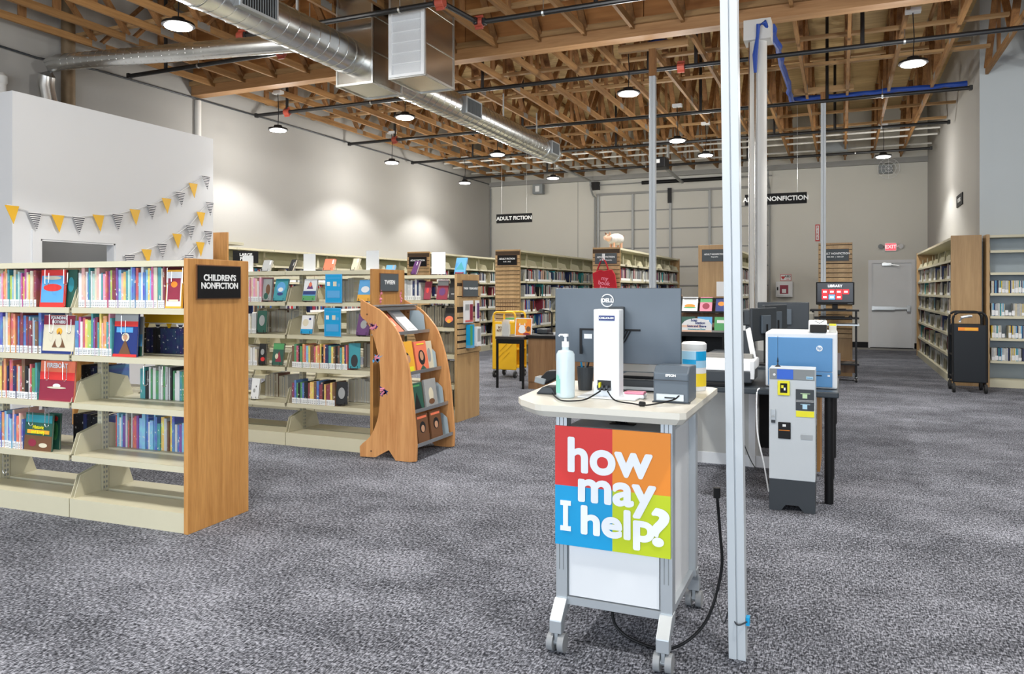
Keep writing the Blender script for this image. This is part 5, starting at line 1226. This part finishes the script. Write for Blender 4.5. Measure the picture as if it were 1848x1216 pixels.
tag(MB().tube(sm([(-.45, 3.10, .60), (-.44, 3.11, .45), (-.43, 3.08, .30), (-.48, 3.0, .12), (-.60, 2.95, .02), (-.75, 2.98, .01), (-.84, 3.0, .06), (-.86, 3.05, .16)]), .006, 8).tube([(-.45, 3.10, .62), (-.45, 3.10, .58)], .014, 8).build('floor_cable', BLACK), 'black cables looping from the near pole under the kiosk', 'cable')
tag(MB().tube(sm([(-.51, 3.37, .14), (-.44, 3.2, .05), (-.40, 3.08, .15), (-.36, 2.985, .14), (-.325, 3.0, .15)]), .003, 6).build('thin_cable', DGREY), 'thin grey cable tied around the near white pole', 'cable')

# ------------------------------------------------------------------ printer desk at the right of the near pole
pd = thing('printer_desk', 'dark-topped desk with round black legs carrying two printers', 'desk', (-1.2, 5.38, 0))
MB().box(0, 0, .70, 1.19, .92, .74).build('desk_top', mat('dark_laminate', (.035, .045, .055), .3), pd, bevel=.008)
for x, y in ((1.13, .06), (1.13, .80), (.08, .80)): MB().cyl((x, y, 0), (x, y, .70), .028, 16).build('leg', BLACK, pd, smooth=True)
MB().box(.80, .30, .0, .83, .9, .70).build('wood_gable', OAK, pd)
MB().box(1.05, .30, .15, 1.07, .9, .70).build('wood_gable', OAK, pd)
wp = thing('white_cabinet', 'pale grey cabinet back panel under the printer desk, beside the kiosk', 'cabinet', (-1.75, 6.33, 0))
MB().box(0, 0, 0, 1.13, .02, .09).build('plinth', WHITE, wp); MB().box(0, .005, .09, 1.10, .03, .69).build('back_panel', mat('off_white_panel', (.55, .55, .52), .5), wp)
MB().box(1.08, -.01, .0, 1.13, .5, .69).build('side_post', WHITE, wp); MB().box(1.13, .0, 0, 1.32, .02, .09).build('plinth', WHITE, wp)
MB().box(1.13, .3, .1, 1.3, .32, .65).build('recess_shade_panel', BLACK, wp)  # black sheet painting in the shade of the opening beside the cabinet
MB().box(-.1, -.02, .69, 1.5, .6, .72).build('cabinet_top', mat('dark_laminate', (.035, .045, .055), .3), wp)
hp = thing('laser_printer', 'large blue and white laser printer on the right of the desk', 'printer', (-.475, 5.50, .742))
MB().box(0, .02, 0, .455, .45, .375).build('body', WHITE, hp, bevel=.012)
MB().box(.018, .008, .115, .425, .02, .34).build('front_door', PRBLUE, hp, bevel=.004)
MB().box(.018, .008, .012, .425, .02, .112).build('paper_drawer', PRBLUE, hp, bevel=.004)
MB().cyl((.345, .004, .27), (.345, .008, .27), .020, 24).build('logo_disc', LETTER, hp); text('hp', .028, hp, (.345, .003, .272), FRONT, PRBLUE, .0008)
MB().box(.30, .004, .086, .36, .009, .092).build('drawer_handle', BLACK, hp); MB().box(.395, .004, .084, .41, .009, .095).build('button', PAPER, hp)
c1 = thing('control_panel', 'small black tilted display with white reader on the laser printer', 'card reader', (-.20, 5.54, 1.119))
MB().prism([(0, 0), (.10, 0), (.10, .075), (.05, .08), (.02, .05)], 'x', 0, .115).build('reader_body', PAPER, c1, bevel=.006)
MB().prism([(-.03, .0), (.0, .0), (.018, .05), (-.012, .052)], 'x', .01, .115).build('display', BLACK, c1, bevel=.004); MB().tube([(.04, .03, .075), (.07, .0, .06), (.10, .03, .078)], .003, 6).build('cord', GREY, c1)
tag(MB().box(-.072, 5.56, 1.119, -.025, 5.64, 1.163).build('tag_box', WALLB, bevel=.003), 'small beige box beside the reader on the laser printer', 'box')
tag(MB().box(-.070, 5.562, 1.1635, -.027, 5.638, 1.174).build('sticky_notes', YBRIGHT), 'yellow sticky notes lying on the small beige box', 'sticky notes')
sc_ = thing('white_scanner', 'white and dark flatbed printer half hidden by the near pole', 'printer', (-1.02, 5.46, .742))
MB().box(0, 0, .02, .46, .42, .10).build('lower_body', DGREY, sc_, bevel=.008); MB().prism([(0, .10), (.42, .10), (.42, .17), (.02, .165)], 'x', 0, .47).build('lid_unit', PAPER, sc_, bevel=.01)
MB().prism([(0, .05), (.03, .05), (.10, .17), (.0, .17)], 'x', .45, .475).build('side_arm', PAPER, sc_); MB().box(.05, -.08, .0, .40, .05, .022).build('output_tray', BLACK, sc_, bevel=.004)
MB().box(.05, .25, .17, .44, .30, .20).build('paper_support', mat('grey_paper_tray', (.22, .21, .19), .6), sc_)
MB().beam((.445, .28, .17), (.40, .34, .38), .012, .05).build('paper_guide', PAPER, sc_)
# payment terminal
pt_ = thing('payment_terminal', 'tall grey coin payment terminal on dark foot before the laser printer', 'payment terminal', (-.42, 5.14, 0))
TG = mat('terminal_grey', (.56, .60, .63), .4, var=.02)
MB().box(0, 0, .20, .275, .19, .905).build('case', TG, pt_, bevel=.004)
MB().prism([(0, 0), (.07, 0), (.10, .04), (.175, .04), (.21, 0), (.275, 0), (.275, .20), (0, .20)], 'y', .005, .185).build('foot', DGREY, pt_)
MB().box(.004, -.004, .835, .271, 0, .903).build('header', GREY, pt_, bevel=.004); MB().box(.048, -.006, .838, .145, -.003, .90).build('header_band', mat('band_blue', (.03, .13, .62), .35), pt_)
MB().cyl((.032, -.008, .865), (.032, -.003, .865), .008, 14).build('logo_dot', PAPER, pt_); MB().box(.222, -.007, .843, .262, -.003, .86).build('logo_plate', mat('pale_blue', (.45, .7, .85), .4), pt_); text('PayXpress', .008, pt_, (.242, -.008, .8515), FRONT, PRBLUE, .0003)
MB().box(.052, -.012, .735, .125, 0, .828).build('reader_frame', YBRIGHT, pt_, bevel=.004); MB().box(.068, -.014, .752, .110, -.011, .812).build('reader_window', BLACK, pt_)
MB().box(.074, -.016, .782, .088, -.013, .80).build('reader_icon', YBRIGHT, pt_); MB().box(.090, -.016, .768, .100, -.013, .785).build('reader_icon', LETTER, pt_)
MB().box(.160, -.005, .645, .268, 0, .778).build('instruction_panel', DGREY, pt_, bevel=.003); MB().box(.162, -.006, .605, .268, 0, .642).build('yellow_strip', YBRIGHT, pt_)
MB().box(.188, -.0065, .75, .245, -.005, .754).box(.20, -.0065, .722, .228, -.005, .748).build('instruction_icon', mat('pale_green', (.55, .75, .45), .5), pt_)
MB().box(.188, -.0065, .683, .245, -.005, .686).box(.20, -.0065, .655, .228, -.005, .683).build('instruction_icon', mat('pale_blue', (.45, .7, .85), .4), pt_)
MB().box(.162, -.0065, .708, .266, -.005, .710).box(.162, -.0065, .70, .266, -.005, .702).build('instruction_rule', LETTER, pt_)
MB().box(.012, -.010, .575, .040, 0, .645).build('coin_slot_plate', ALU, pt_, bevel=.002); MB().cyl((.026, -.013, .60), (.026, -.009, .60), .009, 12).build('lock', STEEL, pt_); MB().box(.014, -.011, .558, .038, 0, .574).build('slot', DGREY, pt_)
MB().box(.055, -.008, .46, .130, 0, .565).build('coin_return', BLACKM, pt_, bevel=.003); MB().box(.06, -.010, .512, .125, -.007, .516).build('return_lip', C_ORA, pt_); MB().bx(.092, -.01, .545, .02, .004, .015).build('return_button', LETTER, pt_)
MB().box(.190, -.004, .463, .258, 0, .493).build('name_plate', STEEL, pt_)
at_ = thing('antenna', 'thin black antenna on a small tripod on the payment terminal', 'antenna', (-.375, 5.25, .905))
MB().tube([(0, 0, 0), (0, 0, .20)], .0012, 5).lathe([(.006, .03), (.002, .06)], n=8).build('whip', BLACK, at_); MB().lathe([(.02, 0), (.012, .008), (.004, .012), (.003, .035)], n=12).build('foot', BLACKM, at_)
tag(MB().tube(sm([(-.50, 5.36, .745), (-.515, 5.34, .70), (-.51, 5.34, .45), (-.47, 5.34, .25), (-.44, 5.36, .06)]), .005, 6).build('white_cable', PAPER), 'white cable hanging from the desk beside the payment terminal', 'cable')
tag(MB().tube(sm([(-.80, 6.27, .52), (-.76, 6.26, .36), (-.66, 6.24, .1), (-.60, 6.20, .01)]), .004, 6).build('thin_cable', DGREY), 'thin dark cable dropping in front of the white cabinet', 'cable')
# monitors behind the printers
def side_monitor(label, x, y, z, rz, w_=.46, h=.29):
    zb = .742-z
    t = thing('desk_monitor', label, 'monitor', (x, y, z), rz)
    MB().box(-w_/2, 0, -h/2, w_/2, .03, h/2).build('screen_housing', DGREY, t, bevel=.008); MB().box(-w_/2+.015, .03, -h/2+.02, w_/2-.015, .032, h/2-.015).build('screen', BLACK, t)
    MB().box(-.08, -.02, -.08, .08, 0, .08).build('mount', SLATE, t, bevel=.005); MB().cyl((0, -.01, zb), (0, -.01, 0), .02, 10).box(-.1, -.08, zb, .1, .08, zb+.01).build('stand', BLACKM, t)
tb_ = thing('computer_table', 'dark low table of public computers behind the printer desk', 'table', (-1.3, 6.9, 0))
MB().box(0, 0, .70, 1.30, 1.9, .74).build('table_top', mat('dark_laminate', (.035, .045, .055), .3), tb_, bevel=.006)
for x, y in ((.06, .06), (1.24, .06), (.06, 1.84), (1.24, 1.84)): MB().cyl((x, y, 0), (x, y, .7), .025, 12).build('leg', BLACK, tb_)
side_monitor('nearest dark monitor turned edge-on behind the laser printer', -.62, 7.15, 1.10, R(68))
side_monitor('second dark monitor turned edge-on behind the laser printer', -.56, 7.65, 1.12, R(68))
side_monitor('dark monitor seen from behind, beside the grey drop box', -.54, 8.3, 1.13, R(8), .5, .30)
pc_ = thing('computer_tower', 'black computer tower with white tag beside the round column', 'computer', (-1.03, 8.1, .742))
MB().box(0, 0, 0, .20, .35, .46).build('case', DGREY, pc_, bevel=.01); MB().box(.0, -.004, .30, .20, 0, .31).box(.11, -.004, .33, .125, 0, .44).build('panel_seam', BLACK, pc_); MB().box(.11, -.008, .25, .14, -.003, .30).build('tag', PAPER, pc_)
# scan station
ss = thing('scan_station', 'black scan station booth with arched sign on top', 'kiosk', (-1.76, 8.95, 0))
MB().box(0, 0, 0, .03, .45, .87).build('side_wall', BLACK, ss); MB().box(.52, 0, 0, .55, .45, .87).build('side_wall', BLACK, ss); MB().box(0, 0, .87, .55, .45, .92).build('top', BLACK, ss); MB().box(.03, .42, 0, .52, .44, .87).build('back', BLACK, ss); MB().box(.03, 0, .60, .52, .42, .62).box(.03, .01, 0, .52, .03, .60).build('shelf', BLACK, ss)
sgn = thing('arched_sign', 'arched white sign reading scan station save and share', 'sign', (-1.53, 8.97, .922))
arch = [(-.17, 0), (.17, 0), (.17, .085)] + [(.17*math.cos(t*PI/12)*.95, .085+.07*math.sin(t*PI/12)) for t in range(1, 12)] + [(-.17, .085)]
MB().prism(arch, 'y', 0, .008).build('board', PAPER, sgn); MB().box(-.168, -.002, .0, .168, 0, .02).build('colour_wash', flat('peach', (.85, .55, .4)), sgn); MB().box(-.168, -.0018, .05, .05, 0, .075).build('colour_wash', flat('peach', (.85, .55, .4)), sgn)
text('Scan', .04, sgn, (-.03, -.003, .133), FRONT, C_NAVY, .0012); text('Station', .04, sgn, (.04, -.003, .103), FRONT, C_NAVY, .0012); text('Save and Share', .036, sgn, (0, -.003, .065), FRONT, C_NAVY, .0012); text('Documents and Photos', .021, sgn, (0, -.003, .03), FRONT, C_TEAL, .0005)
# grey drop boxes
db = thing('drop_box', 'grey box with yellow and red notice behind the monitors', 'box', (-.62, 11.2, 0))
MB().box(0, 0, .0, .28, .35, 1.09).build('box_body', mat('taupe', (.25, .24, .20), .6), db, bevel=.01); MB().box(.08, -.004, 1.0, .18, 0, 1.03).build('hand_hole', BLACK, db)
MB().box(.05, -.006, .70, .26, -.001, .97).build('notice', PAPER, db); MB().box(.06, -.008, .76, .25, -.005, .96).build('notice_field', YBRIGHT, db); MB().box(.06, -.008, .71, .25, -.005, .755).build('notice_band', RED, db); MB().box(.09, -.009, .79, .2, -.007, .83).build('notice_print', C_MAR, db)
ft = thing('file_trolley', 'grey trolley of upright files left of the television cart', 'trolley', (-.74, 12.6, 0))
MB().box(0, 0, .55, .28, .4, .95).build('bin', mat('taupe', (.25, .24, .20), .6), ft, bevel=.006); MB().tube([(0, 0, .95), (0, 0, 1.15), (.28, 0, 1.15), (.28, 0, .95)], .012, 8).build('handle', BLACKM, ft)
for x, y in ((.03, .03), (.25, .03), (.03, .37), (.25, .37)): MB().cyl((x, y, 0), (x, y, .55), .014, 8).build('leg', BLACKM, ft)
rnd2 = random.Random(5)
fdm = [MB().box(0, 0, 0, .012, .3, 1).mesh('file', m_) for m_ in (PAPER, DGREY, C_GRY)]
for k in range(8):
    o = link('file', fdm[k % 3], ft, (.03+k*.032, .05, .9), (0, R(rnd2.uniform(-8, 8)), 0), (1, 1, rnd2.uniform(.16, .22)))

# television cart
tc_ = thing('television_cart', 'tall black metal cart on casters under the television', 'cart', (-.42, 12.75, 0))
for x, y in ((.02, .02), (.64, .02), (.02, .42), (.64, .42)):
    MB().box(x-.012, y-.012, .08, x+.012, y+.012, 1.08).build('post', BLACKM, tc_); caster(tc_, x, y, .035, .03)
for z in (1.08, .96, .86, .26): MB().box(-.02, -.02, z, .68, .46, z+.025).build('shelf', BLACKM if z != .86 else ALU, tc_)
MB().box(.0, .43, .1, .66, .445, .30).build('lower_panel', DESKW, tc_)
tv = thing('television', 'small television showing a red menu, on the black cart', 'television', (-.08, 12.92, 1.106))
MB().box(-.275, -.03, .07, .275, .04, .425).build('housing', BLACK, tv, bevel=.012); MB().box(-.255, -.034, .115, .255, -.030, .41).build('screen', mat('screen_dark', (.012, .012, .016), .2, emit=.4), tv)
MB().box(-.16, -.1, 0, .16, .1, .012).box(-.04, -.01, .01, .04, .03, .08).build('stand', BLACK, tv, bevel=.004)
SR = mat('screen_red', (.75, .02, .03), .4, emit=.8, var=0); SB = mat('screen_blue', (.15, .35, .7), .4, emit=.7, var=0); SWm = mat('screen_white', (.9, .9, .95), .4, emit=.9, var=0)
for j, row in enumerate(((SR, SR, SR, SR), (SR, SB, SR))):
    for i, m_ in enumerate(row):
        x = -.19+i*.10; z = .275-j*.083
        MB().box(x, -.037, z-.038, x+.09, -.034, z+.038).build('menu_tile', m_, tv); MB().box(x+.02, -.039, z-.015, x+.07, -.037, z+.012).build('menu_icon', SWm, tv)
text('LIBRARY', .055, tv, (0, -.036, .362), FRONT, SWm, .001)
MB().box(.18, -.035, .085, .25, -.030, .092).build('logo_strip', GREY, tv)
tag(MB().box(-.30, 12.72, .986, .06, 12.86, 1.004).build('keyboard', BLACK, bevel=.003), 'black keyboard on the television cart', 'keyboard')
tag(MB().lathe([(.03, 0), (.03, .01), (.015, .028)], (.14, 12.8, .986), 14).build('mouse', BLACK, smooth=True), 'black mouse beside the keyboard on the television cart', 'mouse')

# black book truck at right
bc = thing('book_truck', 'black book cart with round handles before the right oak end panel', 'book cart', (1.40, 12.05, 0))
for y in (0, .42):
    MB().box(.02, y, .14, .42, y+.025, .93).build('side_panel', mat('black_cart', (.007, .009, .012), .4, spec=.35), bc, bevel=.012)
    MB().tube([(.02, y+.012, .15), (.02, y+.012, 1.0)] + [(.10-.08*math.cos(t*PI/12), y+.012, 1.0+.10*math.sin(t*PI/12)) for t in range(7)] + [(.34+.08*math.sin(t*PI/12), y+.012, 1.0+.10*math.cos(t*PI/12)) for t in range(7)] + [(.42, y+.012, .15)], .016, 10).build('frame_tube', BLACKM, bc, smooth=True)
for z in (.2, .5, .78): MB().box(.02, .025, z, .42, .42, z+.02).build('shelf', BLACKM, bc)
MB().box(.08, -.004, .85, .32, -.001, .895).build('orange_label', C_ORA, bc); MB().box(.16, -.005, .855, .31, -.003, .89).build('label_tint', C_ORY, bc)
for x in (.03, .41):
    for y in (.02, .42): caster(bc, x, y, .062, .035, hub=BLACKM)
MB().tube([(.10, .0, .97), (.12, -.02, 1.03), (.2, -.02, 1.05), (.24, 0, 1.05)], .02, 8).build('worn_handle', ALU, bc)
